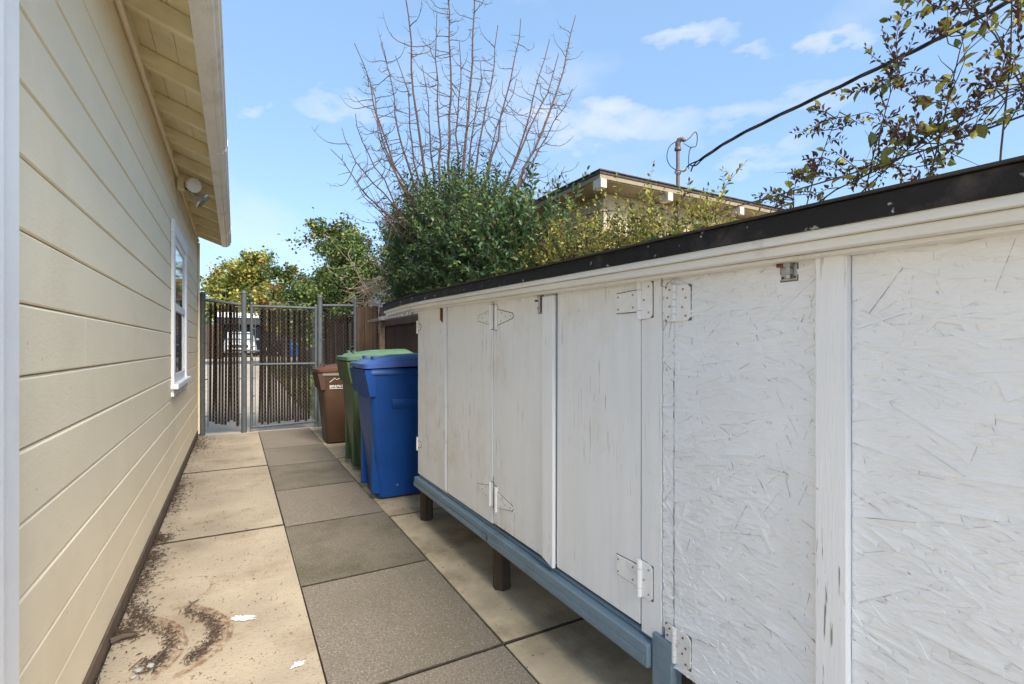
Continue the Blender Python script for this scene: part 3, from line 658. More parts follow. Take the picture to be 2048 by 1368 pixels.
# printed crest on the brown bin
def text_mesh(body, size):
    c = bpy.data.curves.new('lettering', 'FONT'); c.body = body; c.size = size; c.extrude = .0006; c.space_character = 1.05
    ob = bpy.data.objects.new('lettering_tmp', c); COL.objects.link(ob)
    dg = bpy.context.evaluated_depsgraph_get(); me = bpy.data.meshes.new_from_object(ob.evaluated_get(dg))
    bpy.data.objects.remove(ob); me.materials.append(stamp); return me
lt = bpy.data.objects.new('lettering', text_mesh('BRENTWOOD', .052)); COL.objects.link(lt)
lt.parent = brown_bin
fy = 6.65 - .27 * (.72 + .24 * .80) - .004
lt.location = Vector((1.0, fy, .70)) - brown_bin.location; lt.rotation_euler = (R(90 - 4), 0, 0)
crest = MB()
for pts in ([(1.0, .765), (1.035, .79), (1.06, .815), (1.08, .795), (1.10, .80), (1.15, .835), (1.21, .775), (1.26, .76)], [(1.0, .685), (1.27, .685)]):
    crest.tube([(x, fy - .003 - (z - .7) * .07, z) for x, z in pts], .0028, 5)
crest.build('crest', stamp, brown_bin)

# ------------------------------------------------------------------ chain link gate and panels
GY = 8.0
def pipe(name, parent, a, b, r, m=steel): return MB().tube([a, b], r, 12).build(name, m, parent, smooth=True)
def post(parent, x, z, r=.032, y=GY):
    p = pipe('post', parent, (x, y, -.03), (x, y, z), r)
    MB().tube([(x, y, z), (x, y, z + .012), (x, y, z + .02), (x, y, z + .04), (x, y, z + .048)], [r + .006, r + .006, r, r * .7, r * .15], 12).build('cap', steel, p, smooth=True)
    return p
def fabric(parent, x0, x1, z0, z1, y, d=.056):
    mb = MB(); n = int((x1 - x0) / d); st = .029
    for i in range(n + 1):
        x = x0 + i * d; z = z0; k = 0; pts = []
        while z <= z1: pts.append((x + (d / 2 if k % 2 else -d / 2) * 1.02, y + (.003 if k % 2 else -.003), z)); z += st; k += 1
        mb.tube(pts, .0021, 4, cap=False)
    return mb.build('chain_link_mesh', wire_m, parent)
def slats(parent, xs, z0, z1, y, w=.0115, skew=0.0, ragged=.02):
    for x in xs:
        a = z0 + random.uniform(-ragged, ragged) * 1.5; b = z1 + random.uniform(-ragged, ragged * .6); lean = random.gauss(0, .008) + skew
        mb = MB().box(x - w, x + w, y - .002, y + .002, a, b)
        mb.v = [(px + lean * (pz - z0), py, pz) for px, py, pz in mb.v]
        mb.build('slat', slat_m, parent)
lp = thing('chain_link_fence', 'narrow chain link fence panel with brown slats between house and gate', 'fence', (-.15, GY, 0))
post(lp, -.395, 1.90, .034); post(lp, .105, 1.945, .036)
pipe('top_rail', lp, (-.36, GY, 1.835), (.07, GY, 1.79), .021)
for x in (-.33, .045): pipe('tension_bar', lp, (x, GY - .006, .1), (x, GY - .006, 1.78), .006)
for z in (.25, .75, 1.25, 1.62):
    for xa, xb in ((-.40, -.33), (.045, .11)):
        MB().tube([(xa, GY - .037, z), (xb, GY - .012, z)], .007, 6).build('band', steel, lp)
fabric(lp, -.33, .045, .06, 1.84, GY)
slats(lp, [-.305 + .0365 * i for i in range(10)], .10, 1.80, GY + .004, .0155, .006, .05)
rp = thing('chain_link_fence', 'chain link fence panel with dense brown slats right of the gate', 'fence', (1.37, GY, 0))
post(rp, 1.115, 1.935, .036); post(rp, 1.63, 1.93, .026)
pipe('top_rail', rp, (1.15, GY, 1.82), (1.605, GY, 1.835), .021)
for z in (.3, .85, 1.3, 1.66): MB().tube([(1.115, GY - .038, z), (1.18, GY - .012, z)], .007, 6).build('band', steel, rp)
for z in (.45, 1.2, 1.7): MB().tube([(1.62, GY - .03, z), (1.56, GY - .012, z)], .007, 6).build('band', steel, rp)
fabric(rp, 1.17, 1.60, .06, 1.85, GY)
slats(rp, [1.195 + .036 * i for i in range(12)], .08, 1.72, GY + .006, .0155, -.012, .06)
gt = thing('chain_link_gate', 'chain link gate with brown slats, mid rail and wire curls on top', 'gate', (.63, GY, 0))
gx0, gx1 = .20, 1.055
pipe('frame_post', gt, (gx0, GY, .03), (gx0, GY, 1.80), .021); pipe('frame_post', gt, (gx1, GY, .03), (gx1, GY, 1.80), .021)
for x in (gx0, gx1): MB().tube([(x, GY, 1.80), (x, GY, 1.82), (x, GY, 1.835)], [.026, .022, .005], 10).build('cap', steel, gt, smooth=True)
pipe('top_rail', gt, (gx0, GY, 1.775), (gx1, GY, 1.775), .019)
pipe('mid_rail', gt, (gx0, GY - .002, .945), (gx1, GY - .002, .945), .017)
pipe('bottom_rail', gt, (gx0, GY, .055), (gx1, GY, .075), .019)
for x in (gx0 + .045, gx1 - .04): pipe('tension_bar', gt, (x, GY - .006, .08), (x, GY - .006, 1.76), .005)
for z in (.25, .5, .75, 1.2, 1.45, 1.65):
    for xa, xb in ((gx0, gx0 + .05), (gx1, gx1 - .045)): MB().tube([(xa, GY - .024, z), (xb, GY - .011, z)], .006, 6).build('band', steel, gt)
fabric(gt, gx0 + .045, gx1 - .04, .08, 1.78, GY)
slats(gt, [gx0 + .10 + .0365 * i for i in range(19)], .09, 1.74, GY + .004, .0155, .0, .02)
lat = MB().tube([(.105, GY - .05, 1.145), (.30, GY - .05, 1.135)], .014, 8).build('latch', steel, gt)
MB().tube([(.20, GY - .05, 1.145), (.20, GY - .05, 1.06), (.215, GY - .05, 1.03)], .007, 6).build('latch_fork', galv, lat)
for q, (a, b) in enumerate(((.42, .60), (.62, .80), (.82, .98))):
    pts = [(a, GY, 1.79), (a + .02, GY - .005, 1.80), (a + .035, GY - .006, 1.83 + .02 * (q == 1)), (a + .09, GY - .006, 1.845 + .02 * (q == 1)), (b - .04, GY - .006, 1.835 + .02 * (q == 1)), (b - .015, GY - .004, 1.80), (b, GY, 1.79)]
    MB().tube(pts, .004, 6).build('wire_curl', wire_m, gt, smooth=True)

# ------------------------------------------------------------------ wooden fence and lean-to frame beyond the shed
wf = thing('wooden_fence', 'dark brown weathered plank fence behind the bins, between gate and shed', 'fence', (1.9, 6.5, 0))
x = 1.655
while x < 1.97:
    w = random.uniform(.09, .125); MB().box(x, min(x + w, 1.985), GY - .012, GY + .012, -.03, 1.83 + random.uniform(-.015, .02)).build('plank', fence_wood, wf, bevel=.003); x += w + .004
y = 3.45
while y < 7.96:
    w = random.uniform(.11, .15); MB().box(1.99, 2.012, y, min(y + w, 7.985), -.03, 1.72 + random.uniform(-.02, .02)).build('plank', fence_wood, wf, bevel=.003); y += w + .005
box('post', fence_wood, wf, (1.93, 1.985, 7.6, 7.69, -.03, 1.80), .004)
for z in (.4, 1.5): box('rail', fence_wood, wf, (1.955, 1.989, 3.5, 7.59, z, z + .085), .004)
fr = thing('timber_frame', 'weathered timber rail with peeling white paint on a post behind the bins', 'frame', (1.75, 6.3, 0))
box('rail', frame_wood, fr, (1.70, 1.79, 6.82, 7.50, 1.545, 1.585), .004)
pr = box('rail', peel_wood, fr, (1.70, 1.79, 4.9, 6.815, 1.55, 1.60), .004); pr['label'] = 'peeling white rail'
box('post', frame_wood, fr, (1.72, 1.78, 6.80, 6.87, -.03, 1.544), .004)
box('post', frame_wood, fr, (1.72, 1.78, 4.92, 4.98, -.03, 1.549), .004)

# ------------------------------------------------------------------ neighbour's house behind the hedge
nh = thing('neighbour_house', 'low cream neighbouring house with dark roof edge behind the hedge', 'house', (5.5, 6, 0))
ex, ey, ezz = 3.795, 4.70, 3.285
box('wall', wallm, nh, (4.22, 10.0, 5.14, 13.0, -.05, 3.20))
for i in range(14):
    z0 = 1.3 + .13 * i
    if z0 > 3.05: break
    MB().prism([(4.19, z0), (4.222, z0), (4.222, z0 + .128), (4.207, z0 + .128)], 'y', 5.12, 13.0).build('siding_board', wallm, nh)
    MB().prism([(5.108, z0), (5.142, z0), (5.142, z0 + .128), (5.127, z0 + .128)], 'x', 4.2, 10.0).build('siding_board', wallm, nh)
box('corner_board', wallm, nh, (4.17, 4.23, 5.09, 5.15, 1.0, 3.12), .004)
box('soffit', eave_m, nh, (ex + .03, 10.3, ey + .03, 13.3, 3.20, 3.23))
rfn = box('roof', shingle, nh, (ex, 10.4, ey, 13.4, 3.265, 3.30), .006)
for i in range(18):
    for k in range(1):
        w = .31; xx = ex - .012 + i * w
        MB().box(xx, xx + w - .006, ey - .016, ey + .18, 3.301, 3.309 + random.uniform(0, .006)).build('shingle', shingle, rfn)
for i in range(16): MB().box(ex - .016, ex + .18, ey + .2 + i * .31, ey + .2 + i * .31 + .304, 3.301, 3.309 + random.uniform(0, .006)).build('shingle', shingle, rfn)
box('fascia', eave_m, nh, (ex + .012, ex + .035, ey + .012, 13.3, 3.212, 3.264), .003)
box('fascia', eave_m, nh, (ex + .036, 10.3, ey + .012, ey + .035, 3.212, 3.264), .003)
blk = mat('peeling_block_paint', (.50, .46, .40), .7, .1, 8, dirt=(.2, .15, .1), dirt_amt=.7, dirt_scale=12)
for xx in (3.83, 4.93, 6.35, 7.6): box('beam_end', blk, nh, (xx - .045, xx + .045, ey - .03, ey + .12, 3.09, 3.198), .004)
mast = thing('service_mast', 'rusty electrical service mast with weatherhead rising through the neighbouring roof', 'mast', (5.2, 4.92, 3.3))
mx, my = 5.33, 4.92
MB().tube([(mx, my, 2.4), (mx, my, 3.93)], .024, 10).build('pipe', pole_m, mast, smooth=True)
MB().tube([(mx, my, 3.31), (mx, my, 3.33), (mx, my, 3.40)], [.10, .06, .026], 12).build('flashing', galv, mast, smooth=True)
hd = MB().tube([(mx, my, 3.90), (mx, my, 3.935), (mx, my, 3.95)], [.045, .045, .034], 10).build('weatherhead', pole_m, mast, smooth=True)
MB().tube([(mx, my, 3.945), (mx, my, 4.0), (mx + .01, my - .015, 4.04), (mx + .03, my - .05, 4.045), (mx + .04, my - .08, 4.01)], [.034, .036, .036, .032, .022], 10).build('hood', pole_m, hd, smooth=True)
MB().tube([(mx - .035, my, 3.60), (mx + .035, my, 3.60)], .032, 10).build('clamp', galv, mast, smooth=True)
MB().tube([(mx + .03, my - .05, 3.60), (mx + .06, my - .09, 3.64)], .02, 8).build('insulator', mat('grey_porcelain', (.5, .5, .48), .4), mast, smooth=True)
for pts in ([(mx + .03, my - .07, 4.0), (mx - .10, my - .10, 3.98), (mx - .24, my - .08, 3.88), (mx - .27, my - .06, 3.74), (mx - .20, my - .05, 3.64), (mx - .06, my - .05, 3.60), (mx + .06, my - .09, 3.60)],
            [(mx + .04, my - .07, 4.0), (mx + .12, my - .10, 4.06), (mx + .20, my - .12, 4.15), (mx + .245, my - .12, 4.10), (mx + .22, my - .12, 3.96), (mx + .14, my - .10, 3.93), (mx + .10, my - .10, 3.80), (mx + .10, my - .10, 3.63)],
            [(mx + .04, my - .07, 3.98), (mx + .10, my - .10, 3.94), (mx + .15, my - .11, 3.92)]):
    P = [Vector(p) for p in pts]; fine = []
    for i in range(len(P) - 1):
        a, b, c, d = P[max(i - 1, 0)], P[i], P[i + 1], P[min(i + 2, len(P) - 1)]
        for k in range(5):
            t = k / 5; fine.append(.5 * ((2 * b) + (c - a) * t + (2 * a - 5 * b + 4 * c - d) * t * t + (3 * b - a - 3 * c + d) * t ** 3))
    fine.append(P[-1]); MB().tube(fine, .006, 6).build('lead_wire', cable_m, mast, smooth=True)
def cable(name, label, pts, r, twist=0, n=60):
    P = [Vector(p) for p in pts]; base = []
    for i in range(len(P) - 1):
        a, b, c, d = P[max(i - 1, 0)], P[i], P[i + 1], P[min(i + 2, len(P) - 1)]
        for k in range(n):
            t = k / n; base.append(.5 * ((2 * b) + (c - a) * t + (2 * a - 5 * b + 4 * c - d) * t * t + (3 * b - a - 3 * c + d) * t ** 3))
    base.append(P[-1])
    root = thing(name, label, 'cable', base[0])
    if not twist: MB().tube(base, r, 7).build('strand', cable_m, root, smooth=True); return
    for q in range(3):
        pts2 = []
        for i, p in enumerate(base):
            tg = (base[min(i + 1, len(base) - 1)] - base[max(0, i - 1)]).normalized(); s1 = tg.cross(Vector((0, 0, 1))).normalized(); s2 = s1.cross(tg)
            a = twist * i * .11 + q * 2.094; e = min(1, .35 + i / 40)
            spread = .012 + .035 * max(0, 1 - i / 22)
            pts2.append(p + (s1 * math.cos(a) + s2 * math.sin(a)) * spread)
        MB().tube(pts2, r, 7).build('strand', cable_m, root, smooth=True)
cable('service_cable', 'thick twisted black service cable sagging from the mast to the upper right', [(5.42, 4.80, 3.635), (5.33, 4.0, 3.75), (5.52, 2.8, 3.92), (5.66, 1.9, 4.055), (5.9, 1.2, 4.33), (6.4, -.6, 5.2)], .0095, 1)
cable('thin_cable', 'thin dark cable running from the neighbouring house eave to the right edge', [(5.95, 4.66, 3.10), (5.7, 3.4, 3.02), (5.5, 2.4, 2.98), (5.4, 1.4, 3.02), (5.3, -1.0, 3.3)], .009)
cable('wall_cable', 'sagging black cable strung across the corner of the neighbouring house', [(4.1, 7.8, 2.98), (4.12, 5.05, 2.93), (5.3, 5.05, 2.86)], .006)

# ------------------------------------------------------------------ foliage
def leaf_geo(w=.42, fold=.12, droop=.1):
    v = np.array([(0, 0, 0), (w * .8, .30, fold), (w * .75, .68, fold * .8 - droop * .4), (0, 1, -droop), (-w * .75, .68, fold * .8 - droop * .4), (-w * .8, .30, fold), (0, .30, 0), (0, .68, -droop * .35)], float)
    v[:, 0] *= .62
    f = [(0, 1, 6), (0, 6, 5), (1, 2, 7, 6), (6, 7, 4, 5), (2, 3, 7), (7, 3, 4)]
    return v, f
def curled_geo():
    v = np.array([(0, 0, 0), (.20, .30, .22), (.10, .66, .30), (.05, 1, .02), (-.10, .66, .30), (-.20, .30, .22), (0, .30, -.02), (0, .68, .06)], float)
    return v, leaf_geo()[1]
def frames(d, roll):
    """rotation matrices whose Y axis is d (N,3)"""
    d = d / np.linalg.norm(d, axis=1, keepdims=True)
    up = np.tile(np.array([0, 0, 1.0]), (len(d), 1)); up[np.abs(d[:, 2]) > .95] = (1, 0, 0)
    x = np.cross(d, up); x /= np.linalg.norm(x, axis=1, keepdims=True); z = np.cross(x, d)
    c, s = np.cos(roll)[:, None], np.sin(roll)[:, None]
    return np.stack([x * c + z * s, d, -x * s + z * c], axis=2)
def leaf_mesh(name, pos, dirs, size, mats, mi, parent, geo, origin):
    v, f = geo; n = len(pos)
    M = frames(dirs, rng.normal(0, .6, n))
    V = np.einsum('nij,kj->nki', M, v) * size[:, None, None] + (pos - np.array(origin))[:, None, :]
    k = len(v)
    me = bpy.data.meshes.new(name)
    loops = np.array([i for q in f for i in q]); tot = np.array([len(q) for q in f])
    me.vertices.add(n * k); me.vertices.foreach_set('co', V.reshape(-1))
    LI = (loops[None, :] + (np.arange(n) * k)[:, None]).reshape(-1); T = np.tile(tot, n); Sx = np.concatenate([[0], np.cumsum(T)[:-1]])
    me.loops.add(len(LI)); me.loops.foreach_set('vertex_index', LI)
    me.polygons.add(len(T)); me.polygons.foreach_set('loop_start', Sx); me.polygons.foreach_set('loop_total', T)
    for m in mats: me.materials.append(m)
    me.polygons.foreach_set('material_index', np.repeat(mi, len(f)).astype(np.int32))
    me.update(calc_edges=True); me.validate()
    o = bpy.data.objects.new(name, me); COL.objects.link(o); o.parent = parent
    return o
def single_leaves(pos, dirs, size, mats, mi, parent, geo, count, cam_pos=(0, 0, 1.2)):
    """the leaves that show largest become objects of their own that share one mesh per colour"""
    dd = np.linalg.norm(pos - np.array(cam_pos), axis=1) / size
    idx = np.argsort(dd)[:count]
    me_ = []
    for m in mats:
        me = bpy.data.meshes.new('leaf'); me.from_pydata([tuple(p) for p in geo[0]], [], geo[1]); me.materials.append(m); me_.append(me)
    M = frames(dirs, rng.normal(0, .6, len(dirs)))
    for i in idx:
        o = bpy.data.objects.new('leaf', me_[mi[i]]); COL.objects.link(o); o.parent = parent
        R3 = Matrix([[M[i, r, c] * size[i] for c in range(3)] for r in range(3)])
        o.matrix_local = Matrix.Translation(Vector(pos[i]) - parent.location) @ R3.to_4x4()
    keep = np.ones(len(pos), bool); keep[idx] = False
    return keep
def sprays(stems, per_m, size, spread=.9, whorl=2, jitter=.25):
    """leaves set along stems (lists of points); returns pos, dirs, sizes"""
    P, D, Z = [], [], []
    for pts in stems:
        L = sum((pts[i + 1] - pts[i]).length for i in range(len(pts) - 1)); n = max(2, int(L * per_m))
        for j in range(n):
            t = (j + random.random() * .6) / n * (len(pts) - 1); i = min(int(t), len(pts) - 2); f = t - i
            p = pts[i].lerp(pts[i + 1], f); tg = (pts[i + 1] - pts[i]).normalized()
            side = tg.orthogonal().normalized(); a0 = random.random() * 6.28
            for w in range(whorl):
                a = a0 + w * 6.28 / whorl + random.gauss(0, .3)
                q = Matrix.Rotation(a, 3, tg) @ side
                d = tg * random.uniform(.35, 1.0) + q * spread + Vector((0, 0, random.gauss(.05, jitter)))
                P.append(p + q * .004); D.append(d); Z.append(size * random.uniform(.45, 1.35) * (1 - .35 * (j / n) ** 3))
        P.append(pts[-1]); D.append((pts[-1] - pts[-2]) + Vector((0, 0, .02))); Z.append(size * .7)
    return np.array([tuple(p) for p in P]), np.array([tuple(d) for d in D]), np.array(Z)
def stem(p, d, L, n=5, sag=.0, wob=.12):
    pts = [Vector(p)]; d = Vector(d).normalized()
    for i in range(n):
        d = (d + Vector((random.gauss(0, wob), random.gauss(0, wob), random.gauss(0, wob) - sag))).normalized()
        pts.append(pts[-1] + d * L / n)
    return pts
def stems_mesh(stems, r, m, name, parent, sides=4):
    mb = MB()
    for s in stems: mb.tube(s, [r * (1 - .75 * i / (len(s) - 1)) for i in range(len(s))], sides, cap=False)
    o = mb.build(name, m, parent); o['kind'] = 'stuff'; return o

# evergreen privet hedge standing behind the fence and shed: high at the far end, low at the near end
def hedge(name, label, spans, n, seed, leaf, per_m, mats, probs, singles, spikes=(), upright=.7, r=.004, lmin=.18, lmax=.42, shoots=0):
    random.seed(seed)
    root = thing(name, label, 'shrub', (spans[0][0], spans[0][1], 0))
    st = []
    for _ in range(n):
        (cx, cy, cz, rx, ry, rz) = random.choices(spans, weights=[s[3] * s[4] * s[5] for s in spans])[0]
        while True:
            q = Vector((random.uniform(-1, 1), random.uniform(-1, 1), random.uniform(-1, 1)))
            if .25 < q.length < 1: break
        rr = q.length ** .45 / q.length; q = q * rr * random.uniform(.80, 1.0)
        p = Vector((cx + q.x * rx, cy + q.y * ry, cz + q.z * rz))
        d = Vector((q.x * .7, q.y * .7, q.z * .5 + upright)) + Vector((random.gauss(0, .3), random.gauss(0, .3), random.gauss(0, .2)))
        st.append(stem(p, d, random.uniform(lmin, lmax), 4))
    for sp in spikes: st.append([Vector(p) for p in sp])
    for _ in range(shoots):
        (cx, cy, cz, rx, ry, rz) = random.choice(spans)
        a, b = random.uniform(-.8, .8), random.uniform(-.8, .8)
        st.append(stem((cx + a * rx, cy + b * ry, cz + rz * math.sqrt(max(.05, 1 - a * a * .7 - b * b * .7)) * .9), (random.gauss(a * .3, .25), random.gauss(b * .3, .25), 1), random.uniform(.3, .62), 5, wob=.1))
    stems_mesh(st, r, bark, 'twigs', root)
    mb = MB()
    for (cx, cy, cz, rx, ry, rz) in spans:
        for k in range(5):
            top = (cx + random.uniform(-.6, .6) * rx, cy + random.uniform(-.6, .6) * ry, cz + random.uniform(.1, .6) * rz)
            bx, by = cx + random.uniform(-.2, .2), cy + random.uniform(-.25, .25)
            mb.tube(bez((bx, by, -.03), (bx, by, cz * .6), top, 6), [.025, .022, .02, .017, .014, .01, .006], 6)
    mb.build('stems', bark, root)['kind'] = 'stuff'
    P, D, Z = sprays(st, per_m, leaf)
    mi = rng.choice(len(mats), len(P), p=probs)
    g_ = leaf_geo()
    keep = single_leaves(P, D, Z, mats, mi, root, g_, singles)
    if keep.any(): o = leaf_mesh('foliage', P[keep], D[keep], Z[keep], mats, mi[keep], root, g_, root.location); o['kind'] = 'stuff'
    return root
V3 = Vector
hedge('privet_hedge', 'tall dark green privet hedge at the foot of the bare tree', [(2.52, 7.3, 2.5, .42, 1.0, 1.02), (2.62, 6.2, 2.45, .45, .8, .86), (2.6, 7.9, 2.2, .42, .7, .9), (2.5, 5.4, 2.15, .4, .6, .78)],
      1750, 3, .066, 22, [leaf_d, leaf_m, leaf_l, leaf_y], [.50, .40, .08, .02], 240, r=.004, lmax=.62, shoots=34)
hedge('privet_hedge', 'lower broad leaved green hedge with two tall shoots behind the shed', [(2.42, 4.55, 1.95, .32, .55, .62), (2.40, 3.95, 1.85, .30, .45, .52), (2.55, 5.0, 2.1, .35, .4, .6)],
      620, 5, .072, 20, [leaf_d, leaf_m, leaf_l], [.28, .56, .16], 260, lmax=.55, shoots=12,
      spikes=[[(2.35, 3.9, 2.2), (2.36, 3.89, 2.45), (2.35, 3.87, 2.68), (2.35, 3.86, 2.87)], [(2.34, 3.58, 2.1), (2.35, 3.56, 2.35), (2.35, 3.54, 2.58)], [(2.36, 4.2, 2.2), (2.36, 4.18, 2.5), (2.34, 4.16, 2.62)]], r=.0045)
# yellowing shrub in front of the neighbour's wall
hedge('yellowing_shrub', 'yellowing shrub with brown dying leaves in front of the cream neighbouring house', [(2.45, 3.15, 1.72, .26, .45, .38), (2.5, 2.65, 1.70, .26, .4, .30), (2.5, 2.2, 1.64, .25, .35, .28), (2.45, 3.5, 1.70, .25, .3, .36)],
      760, 9, .040, 34, [leaf_y, leaf_l, leaf_b, leaf_m], [.46, .28, .18, .08], 200, upright=.9, shoots=16, r=.0028, lmin=.15, lmax=.40,
      spikes=[[(2.4, 1.95, 1.8), (2.4, 1.93, 2.0), (2.38, 1.85, 2.1), (2.36, 1.72, 2.17)], [(2.4, 2.0, 1.8), (2.4, 2.0, 2.0), (2.4, 1.99, 2.13)], [(2.4, 2.9, 1.9), (2.4, 2.88, 2.2), (2.4, 2.95, 2.36)], [(2.4, 2.4, 1.8), (2.4, 2.4, 2.1), (2.38, 2.45, 2.28)]])
hedge('broad_leaf_seedling', 'small plant with large dark green leaves showing above the shed roof', [(2.2, 2.05, 1.60, .06, .10, .10)], 5, 21, .115, 16, [leaf_m, leaf_d], [.7, .3], 30, r=.004, lmin=.15, lmax=.22)

# half dead climber at the upper right
random.seed(31)
vine = thing('climbing_vine', 'sparse climber with yellow green and shrivelled brown leaves at upper right', 'vine', (2.35, .9, 0))
mains = [[(2.3, 1.42, 1.3), (2.3, 1.40, 1.7), (2.3, 1.33, 1.95), (2.28, 1.25, 2.12), (2.28, 1.20, 2.22)],
         [(2.35, 1.2, 1.3), (2.33, 1.15, 1.75), (2.3, 1.08, 2.0), (2.3, 1.02, 2.22), (2.3, .98, 2.30)],
         [(2.35, .95, 1.3), (2.35, .92, 1.8), (2.33, .85, 2.1), (2.3, .80, 2.28), (2.28, .76, 2.40)],
         [(2.4, .75, 1.3), (2.4, .72, 1.9), (2.35, .68, 2.2), (2.3, .66, 2.5), (2.25, .64, 2.7)],
         [(2.4, .6, 1.3), (2.4, .6, 1.9), (2.35, .72, 2.3), (2.3, .80, 2.48), (2.3, .86, 2.52)],
         [(2.35, 1.3, 1.5), (2.33, 1.15, 1.85), (2.3, .95, 1.98), (2.3, .75, 2.05), (2.3, .55, 2.1)],
         [(2.4, .5, 1.3), (2.4, .5, 1.9), (2.4, .55, 2.2), (2.35, .5, 2.5), (2.3, .5, 2.75)],
         [(2.3, 1.45, 1.78), (2.28, 1.22, 1.88), (2.28, 1.0, 1.93), (2.28, .78, 2.0), (2.28, .58, 2.06)],
         [(2.35, 1.5, 1.4), (2.34, 1.45, 1.75), (2.32, 1.43, 1.88), (2.3, 1.42, 1.95)]]
mains = [[V3(p) for p in m_] for m_ in mains]
vst = []
for m_ in mains:
    for i in range(1, len(m_) - 1):
        for k in range(8):
            p = m_[i].lerp(m_[i + 1], random.random())
            if p.z < 1.6: continue
            vst.append(stem(p, (random.gauss(0, .7), random.gauss(0, .9), random.gauss(.35, .6)), random.uniform(.08, .26), 4, wob=.3))
stems_mesh(mains, .0042, bark, 'stems', vine, 5); stems_mesh(vst, .0024, bark, 'twigs', vine)
P, D, Z = sprays(vst, 24, .048, 1.0, 1, .5)
mi = rng.choice(2, len(P), p=[.55, .45]); sel = rng.random(len(P)) < .34
gl = leaf_geo(.62, .16, .12)
vm = [leaf_y, leaf_l]
keep = single_leaves(P[sel], D[sel], Z[sel], vm, mi[sel], vine, gl, 220)
if keep.sum(): o = leaf_mesh('foliage', P[sel][keep], D[sel][keep], Z[sel][keep], vm, mi[sel][keep], vine, gl, vine.location); o['kind'] = 'stuff'
P2, D2, Z2 = sprays([v[1:] for v in random.sample(vst, int(len(vst) * .66))], 64, .028, 1.0, 2, .9)
o = leaf_mesh('dry_foliage', P2, D2, Z2, [leaf_b], np.zeros(len(P2), int), vine, curled_geo(), vine.location); o['kind'] = 'stuff'

# bare tree: a vase of straight shoots set with spurs
random.seed(17)
bt = thing('bare_tree', 'leafless tree with a fan of thin reddish shoots above the hedge', 'tree', (2.75, 7.0, 0))
trunk = MB().tube([(2.78, 7.0, -.03), (2.75, 7.02, .8), (2.78, 7.0, 1.7), (2.80, 7.0, 2.45)], [.13, .11, .10, .09], 10).build('trunk', bark_red, bt, smooth=True)
tips = [(1.425, 5.357), (1.772, 5.425), (2.049, 6.75), (2.605, 6.112), (2.794, 7.0), (3.272, 7.2), (3.61, 6.254), (4.047, 6.519), (5.162, 6.918), (4.566, 6.318), (4.798, 6.167), (5.035, 5.601),
        (1.089, 3.834), (1.178, 4.146), (1.419, 4.381), (1.627, 4.477), (1.499, 5.105), (2.027, 5.35), (1.439, 3.451), (4.9, 4.259), (4.37, 4.364), (3.3, 5.6), (2.4, 5.3), (3.9, 5.5), (2.95, 5.8)]
for (tx, tz) in tips:
    dy = random.uniform(-.9, .9); ty = 7.0 + dy; k = ty / 7.0
    tip = V3((tx * k, ty, 1.2 + (tz - 1.2) * k))
    b0 = V3((2.80 + (tip.x - 2.8) * .22 + random.uniform(-.08, .08), 7.0 + random.uniform(-.15, .15), 2.55 + random.uniform(-.1, .2)))
    MB().tube(bez((2.80, 7.0, 2.3), (2.80 + (b0.x - 2.8) * .7, 7.0, 2.36), b0, 4), [.06, .05, .042, .034, .028], 7).build('limb', bark_red, bt, smooth=True)
    mid = b0.lerp(tip, .45) + V3(((tip.x - 2.8) * .10, 0, -.04 * abs(tip.x - 2.8)))
    pts = bez(b0, mid, tip, 12)
    ph = random.random() * 6; wa = random.uniform(.02, .06)
    pts = [p + V3((math.sin(ph + i * .9) * wa * i / 12 + random.gauss(0, .012), random.gauss(0, .012), random.gauss(0, .008))) for i, p in enumerate(pts)]; pts[0] = b0
    L = (tip - b0).length; r0 = .009 + .0048 * L
    br = MB().tube(pts, [r0 * (1 - .80 * (i / 12) ** .8) for i in range(13)], 6).build('branch', bark_red, bt, smooth=True)
    tw = MB()
    for i in range(int(58 * L / 3)):
        t = random.uniform(.08, .93); q = t * 12; j = min(int(q), 11); p = pts[j].lerp(pts[j + 1], q - j); tg = (pts[j + 1] - pts[j]).normalized()
        side = Matrix.Rotation(random.random() * 6.28, 3, tg) @ tg.orthogonal().normalized()
        side.y *= .7
        if random.random() < .74: l = random.uniform(.05, .16); tw.tube(stem(p, side + tg * .25, l, 2, wob=.2), [.0042, .003, .0015], 4, cap=False)
        elif t > .15:
            l = random.uniform(.35, .95) * (1 - .45 * t); s = stem(p, side * 1.0 + tg * .12, l * .5, 4, wob=.12); d_ = (s[-1] - s[-2]).normalized()
            s2 = [s[-1]]
            for _ in range(4): d_ = (d_ + tg * .38 + V3((0, 0, .10))).normalized(); s2.append(s2[-1] + d_ * l * .5 / 4)
            al = s + s2[1:]; tw.tube(al, [.0065 * (1 - .75 * i / (len(al) - 1)) for i in range(len(al))], 5, cap=False)
            for p2 in al[2:-1]:
                if random.random() < .55: tw.tube(stem(p2, V3((random.gauss(0, 1), random.gauss(0, .6), random.gauss(.4, .6))), random.uniform(.04, .12), 2), [.003, .002, .001], 4, cap=False)
    tw.build('twigs', bark_red, br)['kind'] = 'stuff'
